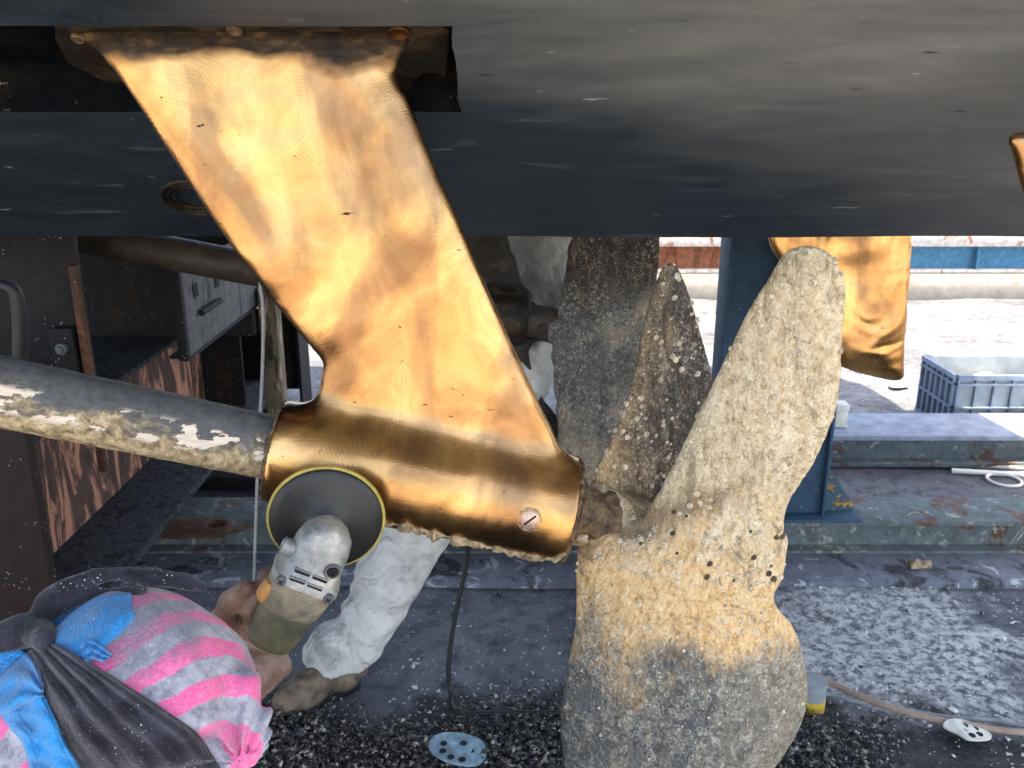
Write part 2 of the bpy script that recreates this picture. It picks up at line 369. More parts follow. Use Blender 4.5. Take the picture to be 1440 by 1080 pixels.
# ================================================================== materials list
def make_materials():
    # hull: abraded dark antifouling paint
    m = MB('antifouling_paint'); st = m.mapv((.35, 1.4, 1.4))
    a = m.noise(3.2, 6, .6, v=st, dist=.5); b = m.noise(9, 6, .65, v=m.mapv((.5, 2.2, 1)))
    x, y, z = m.xyz()
    wear_light = m.ma('ADD', m.ma('MULTIPLY', m.ma('SUBTRACT', 1.62, m.ma('ADD', y, m.ma('MULTIPLY', x, -.48))), 1.1), m.ma('MULTIPLY', m.ma('SUBTRACT', a, .5), 1.0))  # abrasion grey, which also paints in the light on the upper right
    wear_light = m.step(wear_light, -.05, .65)
    dark = m.ramp(b, (.3, (.009, .015, .022)), (.6, (.016, .026, .035)), (.8, (.026, .038, .048)))
    grey = m.ramp(b, (.3, (.105, .108, .106)), (.55, (.138, .137, .130)), (.75, (.165, .162, .154)))
    col = m.mix(wear_light, dark, grey)
    sc = m.noise(7, 6, .62, v=m.mapv((.55, 3.2, 2), loc=(3, 1, 0)), dist=.4); col = m.mix(m.ma('MULTIPLY', m.step(sc, .62, .80), .5), col, (.24, .26, .25))
    ch = m.noise(34, 3, .5, v=m.mapv((.4, 1.7, 1), loc=(1, 5, 0))); col = m.mix(m.ma('MULTIPLY', m.step(ch, .715, .75), .6), col, (.30, .34, .35))
    dk = m.noise(40, 3, .5, v=m.mapv((.3, 1.6, 1), loc=(7, 5, 0))); col = m.mix(m.ma('MULTIPLY', m.step(dk, .70, .75), .8), col, (.010, .012, .014))
    sw = swirl(m, 6, 900, m.mapv((1, 1, .1)))
    col = m.mix(m.ma('MULTIPLY', m.step(sw, .2, 1.), .03), col, (.22, .22, .21))
    nrm = m.bump(m.ma('ADD', a, m.ma('MULTIPLY', m.noise(60, 4), .10)), .3, .004)
    MAT['hull'] = m.out(col, m.ramp(b, (.3, .38), (.7, .6)), 0., nrm, .45)
    # recess: tar black, glints painted in as pale flecks
    m = MB('recess_paint'); f = m.noise(24, 6, .7)
    fl = m.ma('MULTIPLY', m.step(m.noise(52, 5, .65, v=m.mapv((1, 2, 2))), .63, .67), m.step(m.noise(6, 2), .50, .56))
    col = m.mix(fl, m.ramp(f, (.3, (.001, .0015, .0025)), (.7, (.003, .004, .005))), (.34, .36, .35))
    br = m.step(m.noise(9, 5, .6, v=m.mapv((.5, 1, 1))), .52, .7); col = m.mix(m.ma('MULTIPLY', br, .5), col, (.02, .013, .007))
    MAT['recess'] = m.out(col, .7, 0., m.bump(f, .8, .008), .03)
    global DZ
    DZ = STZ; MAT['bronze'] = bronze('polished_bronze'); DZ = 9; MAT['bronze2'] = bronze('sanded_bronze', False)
    # fouled bronze of the palm plate
    m = MB('fouled_bronze'); f = m.noise(22, 7, .68, v=m.mapv((.6, 1, 1)), dist=.8)
    col = m.ramp(f, (.34, (.005, .004, .003)), (.50, (.014, .010, .006)), (.60, (.045, .028, .013)), (.68, (.03, .022, .015)), (.74, (.30, .24, .16)))
    MAT['fouled'] = m.out(col, .5, .1, m.bump(f, 1., .006), .25)
    # propeller growth
    def growth(name, kind):
        m = MB(name); x, y, z = m.xyz()
        v = m.mapv((2.2, 1.2, .7), (0, .5, 0))
        n1 = m.noise(16, 8, .72, v=v, dist=.7); n2 = m.noise(62, 7, .78, v=m.mapv((1.25, 1.2, .85), (0, .5, 0)), dist=.9); n3 = m.noise(5, 4, .6)
        beige = m.ramp(n2, (.26, (.12, .08, .045)), (.36, (.36, .26, .155)), (.46, (.60, .46, .29)), (.60, (.78, .65, .45)), (.76, (.86, .77, .60)))
        gold = m.ramp(n2, (.24, (.10, .05, .02)), (.36, (.40, .22, .09)), (.50, (.72, .46, .21)), (.68, (.84, .66, .42)))
        grey = m.ramp(n2, (.28, (.025, .028, .032)), (.43, (.075, .080, .082)), (.56, (.16, .155, .14)), (.70, (.46, .42, .35)))
        dark = m.ramp(n2, (.28, (.010, .009, .009)), (.46, (.035, .030, .026)), (.58, (.12, .085, .055)), (.74, (.38, .31, .22)))
        olive = m.ramp(n2, (.3, (.07, .065, .03)), (.55, (.24, .22, .11)), (.75, (.50, .46, .30)))
        nn = m.ma('ADD', m.ma('MULTIPLY', m.ma('SUBTRACT', n1, .5), 1.5), m.ma('MULTIPLY', m.ma('SUBTRACT', m.noise(8, 3, .5), .5), 1.7))
        if kind == 'up':        # beige, gold towards the root
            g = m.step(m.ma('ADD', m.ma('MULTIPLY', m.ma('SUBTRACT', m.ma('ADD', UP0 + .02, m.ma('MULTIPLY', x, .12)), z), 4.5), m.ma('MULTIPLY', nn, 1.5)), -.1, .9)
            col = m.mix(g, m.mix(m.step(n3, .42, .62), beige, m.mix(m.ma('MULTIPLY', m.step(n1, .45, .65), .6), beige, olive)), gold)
            col = m.mix(m.ma('MULTIPLY', m.step(m.noise(13, 6, .7, v=v), .54, .66), .55), col, (.82, .74, .58))
            col = m.mix(m.ma('MULTIPLY', m.step(m.noise(17, 6, .7, v=m.mapv((2.2, 1.2, .7), (0, .5, 0), (4, 1, 2))), .54, .64), .65), col, (.20, .165, .095))
            dl = m.ma('ABSOLUTE', m.ma('ADD', m.ma('MULTIPLY', m.ma('SUBTRACT', x, CRX), CRNX), m.ma('MULTIPLY', m.ma('SUBTRACT', z, CRZ), CRNZ)))  # shading of the crease at the blade root, painted as a brown band
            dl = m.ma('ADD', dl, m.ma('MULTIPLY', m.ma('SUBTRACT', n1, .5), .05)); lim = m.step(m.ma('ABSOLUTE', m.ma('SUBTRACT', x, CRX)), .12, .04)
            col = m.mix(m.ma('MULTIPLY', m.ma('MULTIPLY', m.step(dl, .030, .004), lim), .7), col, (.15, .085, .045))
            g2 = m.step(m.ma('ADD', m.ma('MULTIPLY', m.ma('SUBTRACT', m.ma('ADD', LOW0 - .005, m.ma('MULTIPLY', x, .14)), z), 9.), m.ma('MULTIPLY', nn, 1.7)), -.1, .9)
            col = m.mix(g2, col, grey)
        elif kind == 'low':  # gold near the root, grey further down
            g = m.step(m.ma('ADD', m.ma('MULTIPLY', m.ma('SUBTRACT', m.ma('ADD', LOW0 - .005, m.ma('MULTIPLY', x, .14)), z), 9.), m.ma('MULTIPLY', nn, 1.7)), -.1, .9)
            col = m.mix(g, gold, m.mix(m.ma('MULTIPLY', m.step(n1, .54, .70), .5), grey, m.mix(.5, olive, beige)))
            r = m.step(m.ma('ADD', m.ma('MULTIPLY', m.ma('SUBTRACT', x, .30), 6.), nn), .0, .9)
            col = m.mix(m.ma('MULTIPLY', m.ma('MULTIPLY', r, g), .65), col, m.mix(.6, beige, grey))
        elif kind == 'back':  # back blade and hub: tan growth with their shadow painted in as dark tones
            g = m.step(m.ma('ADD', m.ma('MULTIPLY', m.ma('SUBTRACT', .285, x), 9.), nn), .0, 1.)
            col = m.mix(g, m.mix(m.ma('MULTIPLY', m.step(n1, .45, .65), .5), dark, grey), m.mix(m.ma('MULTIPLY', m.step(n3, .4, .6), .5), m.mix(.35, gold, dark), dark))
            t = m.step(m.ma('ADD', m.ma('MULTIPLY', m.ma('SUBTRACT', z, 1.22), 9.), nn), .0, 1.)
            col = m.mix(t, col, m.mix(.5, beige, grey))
        else:  # far blade: shade of the hull painted in, blackest towards the top
            grey = m.mix(m.step(n3, .50, .68), grey, m.mix(.6, grey, beige)); t = m.step(m.ma('ADD', m.ma('MULTIPLY', m.ma('SUBTRACT', z, .88), 6.), nn), .0, 1.)
            col = m.mix(t, m.mix(.35, grey, dark), m.mix(m.step(n1, .55, .7), m.mix(.5, dark, (.006, .006, .007)), m.mix(.75, gold, dark)))
        d = m.vor(70, v=m.mapv((1, .6, 1))); sel = m.step(m.noise(11, 3), .50, .56)
        ring = m.ma('MULTIPLY', m.ma('MULTIPLY', m.step(d, .18, .26), m.step(d, .42, .32)), sel)
        col = m.mix(m.ma('MULTIPLY', ring, .35), col, (.70, .65, .55))
        spk = m.noise(230, 4, .8); col = m.mix(m.ma('MULTIPLY', m.ma('MULTIPLY', m.step(spk, .53, .62), m.step(n3, .60, .42)), .8), col, m.mix(.5, col, (.02, .016, .012))); col = m.mix(m.ma('MULTIPLY', m.ma('MULTIPLY', m.step(spk, .44, .36), m.step(n1, .40, .58)), .7), col, (.86, .82, .72))
        pt_ = m.ma('MULTIPLY', m.step(m.noise(30, 6, .75, dist=.8), .575, .63), .85); col = m.mix(pt_, col, m.mix(.35, (.07, .05, .035), col))
        h = m.ma('ADD', m.ma('ADD', m.ma('MULTIPLY', n2, .8), m.ma('MULTIPLY', ring, .35)), m.ma('MULTIPLY', m.noise(190, 3, .7), .35))
        return m.out(col, .62, .12, m.bump(h, .9, .006), .35)
    MAT['g_up'] = growth('barnacled_bronze', 'up'); MAT['g_low'] = growth('low_blade_growth', 'low')
    MAT['g_back'] = growth('back_shaded_growth', 'back'); MAT['g_far'] = growth('far_shaded_growth', 'far')
    MAT['shell'] = simple('shell', (.50, .42, .31), .7, nz=.55, sc=60, bmp=.5)
    MAT['crust'] = simple('crust', (.30, .22, .13), .75, nz=.75, sc=70, bmp=1., bd=.004, sc2=160)
    MAT['bronze3'] = bronze('far_sanded_bronze', False, .045)
    MAT['g_fard'] = simple('shaded_growth', (.020, .014, .010), .7, nz=.9, sc=25, bmp=1., bd=.006)  # far hub and blade: hull's shade put into the near-black brown
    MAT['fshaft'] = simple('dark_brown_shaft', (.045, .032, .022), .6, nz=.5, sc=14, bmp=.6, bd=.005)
    MAT['nail'] = simple('nail', (.30, .20, .16), .4)
    MAT['crust2'] = simple('dark_crust', (.10, .062, .032), .6, nz=.85, sc=60, bmp=1., bd=.004, sc2=150)
    MAT['pinkmetal'] = simple('scraped_copper', (.50, .34, .27), .4, .6, nz=.3, sc=120)
    # shaft: grey paint over tan growth with pale flakes
    m = MB('shaft_coating'); x, y, z = m.xyz()
    v = m.mapv((.8, 1.5, 1.5)); n1 = m.noise(15, 7, .66, v=v, dist=.5); n2 = m.noise(60, 6, .7, dist=.6)
    rel = m.ma('SUBTRACT', z, m.ma('ADD', SHB, m.ma('MULTIPLY', x, SHM)))
    g = m.step(m.ma('ADD', m.ma('MULTIPLY', rel, 16.), m.ma('MULTIPLY', m.ma('SUBTRACT', n1, .5), 3.)), -.15, .4)
    tan = m.ramp(n2, (.27, (.05, .035, .025)), (.40, (.20, .14, .08)), (.54, (.42, .315, .18)), (.72, (.66, .54, .38)))
    grey = m.ramp(n2, (.3, (.055, .058, .060)), (.7, (.125, .125, .122)))
    col = m.mix(g, tan, grey)
    fl = m.ma('MULTIPLY', m.step(m.noise(20, 7, .6, v=m.mapv((.55, 1.3, 1.5), loc=(2.3, 0, 0))), .545, .555), m.step(m.ma('ABSOLUTE', m.ma('SUBTRACT', rel, .012)), .024, .016))
    col = m.mix(fl, col, (.70, .58, .47))
    MAT['shaft'] = m.out(col, .6, 0., m.bump(m.ma('ADD', m.ma('ADD', n2, m.ma('MULTIPLY', g, .7)), m.ma('MULTIPLY', fl, -.5)), .8, .004), .35)
    # ground
    m = MB('stained_concrete'); x, y, z = m.xyz()
    n1 = m.noise(1.6, 7, .62); n2 = m.noise(14, 7, .7); n3 = m.noise(70, 5, .7)
    base = m.ramp(n1, (.33, (.075, .078, .092)), (.5, (.13, .134, .152)), (.68, (.20, .205, .222)))
    far = m.ramp(n2, (.3, (.105, .104, .108)), (.7, (.155, .151, .152)))
    tf = m.step(m.ma('ADD', y, m.ma('MULTIPLY', m.ma('SUBTRACT', n1, .5), 2.)), 2.7, 4.2)
    col = m.mix(tf, base, far)
    col = m.mix(m.step(y, -.8, -1.8), col, m.ramp(n2, (.3, (.36, .345, .33)), (.7, (.46, .44, .42))))  # unseen ground behind the camera, made paler to bounce warm fill light
    dirt = m.ma('MULTIPLY', m.step(n2, .47, .68), m.ramp(y, (0., 1.), (1., 1.)))
    col = m.mix(m.ma('MULTIPLY', m.ma('MULTIPLY', dirt, .75), m.ma('SUBTRACT', 1., tf)), col, (.030, .033, .040))
    # powder patch
    q = m.vm('LENGTH', m.mapv((1 / .42, 1 / .36, 0), loc=(-POW.x / .42, -POW.y / .36, 0)))
    pw = m.ma('SUBTRACT', m.ma('ADD', 1.05, m.ma('MULTIPLY', m.ma('SUBTRACT', m.noise(5, 5, .6), .5), 1.6)), q)
    pw = m.ma('MULTIPLY', m.step(pw, .0, .35), m.step(m.noise(30, 7, .78), .43, .56))
    col = m.mix(pw, col, (.56, .56, .55))
    # debris-black near zone
    nz = m.step(m.ma('ADD', m.ma('SUBTRACT', GRY, y), m.ma('MULTIPLY', m.ma('SUBTRACT', m.noise(3.5, 5), .5), .9)), -.03, .08)
    nz = m.ma('MULTIPLY', nz, m.step(y, -1.2, -.6)); col = m.mix(nz, col, m.ramp(n3, (.35, (.010, .011, .013)), (.7, (.06, .058, .055))))
    s1 = m.ma('MULTIPLY', m.step(m.vor(26), .11, .07), m.step(m.noise(4, 3), .42, .55)); s2 = m.ma('MULTIPLY', m.step(m.vor(60), .15, .09), m.step(m.noise(9, 3), .47, .6))
    col = m.mix(m.ma('MULTIPLY', m.ma('MAXIMUM', s1, s2), .9), col, (.62, .62, .62))
    MAT['ground'] = m.out(col, m.ramp(n2, (.3, .55), (.7, .9)), 0., m.bump(m.ma('ADD', n3, m.ma('MULTIPLY', n2, 1.5)), .6, .008), .35)
    MAT['kerb'] = simple('pale_concrete', (.15, .142, .14), .85, sc=9)
    MAT['strip'] = rusty('dusty_strip', (.15, .16, .19), (.05, .05, .055), .55, (.42, .43, .46), 5, False)
    MAT['beam'] = rusty('weathered_steel', (.11, .13, .13), (.13, .065, .045), .54, (.30, .29, .25), 8, False)
    MAT['beamtop'] = simple('dusty_steel', (.24, .27, .34), .7, nz=.3, sc=14)
    MAT['bluepost'] = rusty('blue_steel', (.032, .070, .115), (.15, .05, .025), .66, None, 7)
    MAT['bluebeam'] = rusty('faded_blue_steel', (.06, .20, .33), (.3, .12, .06), .72, None, 6)
    MAT['rustbeam'] = rusty('rust_red_steel', (.30, .11, .06), (.20, .07, .035), .5, None, 10)
    MAT['palesteel'] = rusty('pale_flaking_paint', (.62, .56, .52), (.42, .16, .09), .56, (.35, .5, .55), 8, False)
    MAT['peel'] = rusty('peeling_red_paint', (.085, .045, .036), (.05, .03, .025), .54, (.50, .215, .14), 4.2, True, pt=.485)
    MAT['brown'] = rusty('brown_steel', (.019, .010, .009), (.030, .012, .008), .5, None, 9)
    MAT['dark'] = rusty('dark_steel', (.011, .011, .012), (.030, .016, .010), .55, None, 8)
    MAT['cinder'] = rusty('ash_covered_steel', (.045, .048, .056), (.02, .02, .022), .5, None, 24, False, .9)
    MAT['greysteel'] = rusty('bare_steel_plate', (.12, .123, .123), (.03, .028, .026), .57, None, 12)
    MAT['rusty'] = rusty('rust', (.07, .03, .018), (.13, .05, .022), .5, None, 12)
    MAT['black'] = simple('black_rubber', (.012, .012, .013), .5, nz=.3)
    MAT['wire'] = simple('galvanised_wire', (.30, .31, .31), .5, .4)
    # cloth
    def cloth(name, col, dust=(.42, .43, .48), amt=.5, wv=700, dusty=.55, ws=.28):
        m = MB(name); n = m.noise(18, 6, .65)
        wave = m.ma('SINE', m.ma('MULTIPLY', m.ma('ADD', m.vm('DOT_PRODUCT', m.co, (.7, .2, .7)), m.ma('MULTIPLY', m.noise(9, 3), .02)), wv))
        c = m.mix(m.ma('MULTIPLY', m.step(n, amt - .08, amt + .12), dusty), col, dust)
        c = m.mix(.25, c, m.mix(m.step(m.noise(260, 3, .8), .35, .65), (0, 0, 0), c))
        sp = m.ma('MULTIPLY', m.step(m.vor(190), .18, .10), m.step(m.noise(24, 3), .5, .6)); c = m.mix(sp, c, (.7, .72, .78))
        nr = m.bump(wave, ws, .0009, m.bump(m.noise(150, 4, .7), .7, .003, m.bump(m.noise(22, 4, .6, dist=1.), .5, .006)))
        m.b.inputs['Sheen Weight'].default_value = .25; m.b.inputs['Sheen Roughness'].default_value = .5
        return m.out(c, .92, 0., nr, .15)
    MAT['scarf'] = cloth('dusty_black_cloth', (.013, .013, .019), (.062, .064, .09), .5, 2300, .6, .05)
    MAT['blue'] = cloth('blue_knit_cloth', (.012, .235, .56), (.15, .24, .38), .53, 1900, .75, .2)
    m = MB('striped_cloth', True); dn = m.vm('NORMALIZE', m.vm('ADD', m.co, m.vm('MULTIPLY', m.vm('SUBTRACT', m.noise(11, 3, col=True), (.5, .5, .5)), (.03, .03, .03))))
    ang = m.ma('ARCCOSINE', m.vm('DOT_PRODUCT', dn, tuple(POLE)))
    sw = m.ma('COSINE', m.ma('MULTIPLY', m.ma('SUBTRACT', ang, R(37)), 2 * math.pi / R(23)))
    edge = m.step(m.ma('ADD', sw, m.ma('MULTIPLY', m.ma('SUBTRACT', m.noise(70, 5, .75), .5), 1.5)), -.2, .12)
    pink = m.ramp(m.noise(28, 5, .65), (.3, (.62, .085, .25)), (.7, (.80, .16, .36)))
    gry = m.ramp(m.noise(34, 6, .7), (.32, (.12, .12, .16)), (.52, (.33, .33, .39)), (.72, (.50, .49, .54)))
    c = m.mix(edge, gry, pink); st = m.step(m.noise(12, 6, .7, v=m.mapv((1, 1, 1), loc=(.2, .1, .6))), .48, .66)
    c = m.mix(m.ma('MULTIPLY', st, .85), c, (.16, .16, .21)); c = m.mix(m.ma('MULTIPLY', m.step(m.noise(300, 3, .8), .5, .8), .35), c, (.75, .70, .76))
    nr = m.bump(m.noise(170, 4, .7), .6, .003, m.bump(m.noise(14, 4, .6, dist=.8), .45, .008))
    m.b.inputs['Sheen Weight'].default_value = .3
    MAT['stripe'] = m.out(c, .92, 0., nr, .12)
    m = MB('dusty_skin'); n = m.noise(20, 5, .6); c = m.ramp(n, (.35, (.13, .075, .056)), (.52, (.22, .13, .10)), (.66, (.30, .215, .19)))
    MAT['skin'] = m.out(c, .55, 0., m.bump(m.ma('ADD', m.noise(130, 4, .7), m.ma('MULTIPLY', m.noise(45, 3, v=m.mapv((1, 1, 3))), .8)), .6, .002), .4)
    MAT['shirt'] = cloth('grey_shirt', (.08, .08, .10), (.2, .2, .22), .5)
    m = MB('white_coverall'); n = m.noise(7, 5, .6, dist=.6); c = m.ramp(n, (.32, (.40, .38, .35)), (.55, (.60, .575, .54)), (.7, (.68, .655, .62)))
    c = m.mix(m.ma('MULTIPLY', m.step(m.noise(9, 6, .65, dist=.5), .52, .68), .7), c, (.15, .145, .14))
    MAT['white'] = m.out(c, .8, 0., m.bump(m.noise(10, 4, .5, dist=1.8), .9, .03), .25)
    MAT['boot'] = simple('muddy_leather', (.13, .095, .068), .85, nz=.85, sc=22, bmp=1., bd=.008, sc2=50)
    # grinder
    m = MB('scuffed_alloy'); n = m.noise(30, 6, .65); c = m.ramp(n, (.3, (.13, .14, .145)), (.46, (.25, .26, .26)), (.58, (.38, .36, .32)), (.72, (.60, .57, .50)))
    MAT['alloy'] = m.out(c, .5, .35, m.bump(m.noise(120, 5, .7), .5, .002))
    m = MB('dirty_housing'); n = m.noise(24, 6, .65, dist=.5); c = m.ramp(n, (.3, (.06, .07, .06)), (.46, (.13, .13, .11)), (.58, (.24, .20, .14)), (.72, (.38, .30, .19)))
    MAT['housing'] = m.out(c, .6, .1, m.bump(m.noise(90, 5), .4, .002))
    m = MB('sleeve_plastic'); n = m.noise(24, 6, .65); c = m.ramp(n, (.3, (.045, .05, .038)), (.5, (.09, .085, .055)), (.7, (.17, .14, .08)))
    MAT['sleeve'] = m.out(c, .55, 0., m.bump(m.noise(90, 5), .4, .002))
    MAT['orange'] = simple('orange_plastic', (.45, .22, .07), .6, nz=.4, sc=30)
    m = MB('rubber_pad', True); r = m.vm('LENGTH', m.co); c = m.ramp(m.noise(26, 4), (.3, (.009, .0095, .0095)), (.7, (.017, .017, .016)))
    rg = m.ma('SINE', m.ma('MULTIPLY', r, 700.)); 
    MAT['pad'] = m.out(c, .46, 0., m.bump(rg, .05, .0004, m.bump(m.noise(60, 3), .2, .001)), .45)
    MAT['yellow'] = simple('worn_yellow_disc', (.40, .30, .07), .75, nz=.3, sc=60)
    MAT['cratep'] = simple('dusty_blue_plastic', (.20, .25, .34), .6, nz=.3, sc=12)
    MAT['cratef'] = simple('translucent_dusty_panel', (.36, .41, .44), .6, nz=.25, sc=7)
    MAT['bluepad'] = simple('pale_blue_abrasive', (.22, .33, .40), .8, nz=.4, sc=34)
    MAT['cream'] = simple('cream_abrasive', (.66, .64, .55), .8, nz=.15, sc=30)
    MAT['brownc'] = simple('brown_cord', (.34, .24, .18), .7)
    MAT['greyc'] = simple('grey_cord', (.26, .29, .30), .7)
    MAT['paper'] = simple('paper', (.70, .68, .64), .9, nz=.1)
    MAT['yel'] = simple('yellow_label', (.65, .42, .06), .6)
    MAT['hole'] = simple('dark_hole', (.01, .01, .012), .9)
    m = MB('chips'); n = m.noise(75, 2, .5); c = m.ramp(n, (.3, (.006, .007, .009)), (.48, (.022, .023, .026)), (.56, (.075, .068, .06)), (.63, (.24, .19, .14)), (.70, (.52, .50, .46)))
    MAT['chips'] = m.out(c, .6, 0., None, .5)
    m = MB('pale_chips'); c = m.ramp(m.noise(25, 2), (.3, (.30, .28, .25)), (.6, (.62, .60, .57)))
    MAT['pchips'] = m.out(c, .8)
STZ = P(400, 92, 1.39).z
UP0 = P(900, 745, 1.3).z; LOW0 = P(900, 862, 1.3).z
shA = P(-260, 497, 1.22); shB = P(385, 630, 1.33)
SHM = (shB.z - shA.z) / (shB.x - shA.x); SHB = shA.z - SHM * shA.x
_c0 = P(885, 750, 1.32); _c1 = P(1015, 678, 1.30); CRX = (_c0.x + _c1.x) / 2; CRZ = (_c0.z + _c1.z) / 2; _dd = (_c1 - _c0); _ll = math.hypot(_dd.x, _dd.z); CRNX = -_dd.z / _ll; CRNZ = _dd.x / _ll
POW = G(1255, 905); GRY = G(600, 985).y
def _pole():
    # direction, seen from the head's centre, that the cloth stripes ring
    c = P(215, 955, .86); return c
HC = P(212, 962, .88)
HRx = 158 * mpp(HC)
_hs = P(212, 972, .88); _q = P(292, 1062, .805); POLE = (_q - _hs).normalized()
make_materials()

# ================================================================== SETTING: ground
def gridmesh(xs, ys, fn):
    V = []; 
    for y in ys:
        for x in xs: V.append(fn(x, y))
    n = len(xs); Fc = [(j * n + i, j * n + i + 1, (j + 1) * n + i + 1, (j + 1) * n + i) for j in range(len(ys) - 1) for i in range(n - 1)]
    return V, Fc
def nz2(x, y, seed=0):
    v = 0
    for k in range(5):
        a = 1.7 ** k; v += math.sin(x * 2.3 * a + seed + k * 1.9 + 1.3 * math.sin(y * 1.7 * a + k)) * math.cos(y * 2.9 * a + k * 2.3 - seed) / a
    return v
xs = [-900, -200, -40, -12, -6] + [-3.5 + .07 * i for i in range(110)] + [5, 7, 12, 40, 200, 900]
ys = [-900, -200, -40, -10, -4, -2] + [-1 + .06 * i for i in range(150)] + [8.6, 10, 14, 30, 80, 250, 900]
V, Fc = gridmesh(xs, ys, lambda x, y: (x, y, .006 * nz2(x * 2, y * 2) * (1 if -3.6 < x < 4.5 and -1.2 < y < 8.2 else 0)))
tag(mk('ground', V, Fc, 'ground', loc=(0, 0, 0)), kind='structure')

# thin raised dusty strip of the slipway under the hull (step near the photo's y 825)
def zbox(g, px0, px1, py_top, py_bot, z0, z1, wid):
    """box lying across the view whose near bottom edge is seen at py_bot"""
    a = G(px0, py_bot, z0); b = G(px1, py_bot, z0); g.box((a.x, a.y, z0), (b.x, a.y + wid, z1)); return a
yA = G(700, 826).y; yB = G(700, 786).y
g = Geo(); g.box((-3.4, yA, -.03), (5.2, yB + .15, .022)); tag(g.obj('slipway_strip', 'strip', bevel=.01), kind='structure')

# ------------------------------------------------------------------ slipway beams lying across
def ibeam(name, x0, x1, y0, hgt, wf, tf, tw, mat, label, topmat=None, z0=0.012):
    root = empty(name, ((x0 + x1) / 2, y0 + wf / 2, 0), label, 'steel beam')
    Geo().box((x0, y0, z0), (x1, y0 + wf, z0 + tf)).obj('bottom_flange', mat, root, bevel=.003)
    Geo().box((x0, y0 + wf / 2 - tw / 2, z0 + tf), (x1, y0 + wf / 2 + tw / 2, z0 + hgt - tf)).obj('web', mat, root)
    Geo().box((x0, y0, z0 + hgt - tf), (x1, y0 + wf, z0 + hgt)).obj('top_flange', topmat or mat, root, bevel=.003)
    return root
# beam 2 (under the blue posts)
y2 = G(1300, 786).y; h2 = None
def z_at(py, Y): return P(720, py, Y).z
b2 = ibeam('slipway_beam', -3.2, 5.0, y2, z_at(738, y2), .20, .018, .10, 'beam', 'long weathered grey steel beam on the ground under the dark blue posts')
y1 = G(1300, 661).y
b1 = ibeam('slipway_beam', -.2, 6.0, y1, z_at(617, y1), .30, .022, .20, 'beam', 'grey steel beam lying across in front of the plastic crate', 'beamtop')
# posts
def post(name, px0, px1, pytop, Y, label, gus=0):
    zb = z_at(736, y2) + .005; x0 = P(px0, 600, Y).x; x1 = P(px1, 600, Y).x
    root = empty(name, ((x0 + x1) / 2, Y + .07, zb), label, 'steel post', 'dark blue steel posts standing on the slipway beam')
    w_ = x1 - x0
    Geo().box((x0, Y, zb), (x0 + .010, Y + .14, zb + 1.25)).obj('flange', 'bluepost', root, bevel=.002)
    Geo().box((x1 - .010, Y, zb), (x1, Y + .14, zb + 1.25)).obj('flange', 'bluepost', root, bevel=.002)
    Geo().box((x0 + .010, Y + .03, zb), (x1 - .010, Y + .045, zb + 1.24)).obj('web', 'bluepost', root)
    Geo().box((x0 - .04, Y - .03, zb), (x1 + gus + .01, Y + .15, zb + .012)).obj('base_plate', 'bluepost', root, bevel=.002)
    if gus:
        Geo().prism([(x1 + .001, Y + .05, zb + .012), (x1 + gus, Y + .05, zb + .012), (x1 + gus, Y + .05, zb + .03), (x1 + .02, Y + .05, zb + .17), (x1 + .001, Y + .05, zb + .17)], (0, .01, 0)).obj('gusset', MAT['rustedge'], root)
    return root
m = MB('blue_gusset_paint'); f = m.step(m.noise(26, 5, .6), .52, .58)
MAT['rustedge'] = m.out(m.mix(f, (.035, .08, .11), m.ramp(m.noise(50, 4), (.4, (.14, .055, .02)), (.6, (.55, .27, .05)))), .8, 0, m.bump(f, .5, .003))
post('steel_post', 1009, 1083, 300, y2 + .05, 'tall dark blue steel post seen between the two upper propeller blades')
post('steel_post', 1094, 1174, 500, y2 + .02, 'dark blue steel post with rusty gusset behind the right edge of the near propeller', .115)

# far edge: kerb, rusty and blue beams
yk = G(1300, 421).y; zk = z_at(388, yk)
g = Geo(); prof = [(0, 0), (0, zk * .55), (.05, zk * .85), (.14, zk), (.6, zk), (.6, 0)]
g.prism([(-6, yk + a, b - .01) for a, b in prof], (16, 0, 0)); tag(g.obj('kerb', 'kerb', smooth=True), kind='structure')
yk2 = yk + .16; za = z_at(384, yk2); zt = z_at(346, yk2)
xs_ = P(1180, 360, yk2).x
for nm, xa, xb, mt, lb in (('far_beam', -5.5, xs_ - .02, 'rustbeam', 'rust red steel beam on the far kerb left of the posts'), ('far_beam', xs_ + .02, 9, 'bluebeam', 'faded blue steel beam on the far kerb above the crate')):
    root = empty(nm, ((xa + xb) / 2, yk2, za), lb, 'steel beam')
    Geo().box((xa, yk2 + .06, za + .03), (xb, yk2 + .10, zt)).obj('web', mt, root)
    Geo().box((xa, yk2, za), (xb, yk2 + .2, za + .028)).obj('bottom_flange', 'palesteel', root, bevel=.004)
    Geo().box((xa, yk2 - .03, zt), (xb, yk2 + .2, zt + .13)).obj('top_flange', 'palesteel', root, bevel=.004)
    if mt == 'bluebeam':
        xp = P(1375, 360, yk2).x; Geo().box((xp, yk2 + .002, za + .03), (xp + .018, yk2 + .058, zt - .002)).obj('stiffener', mt, root)

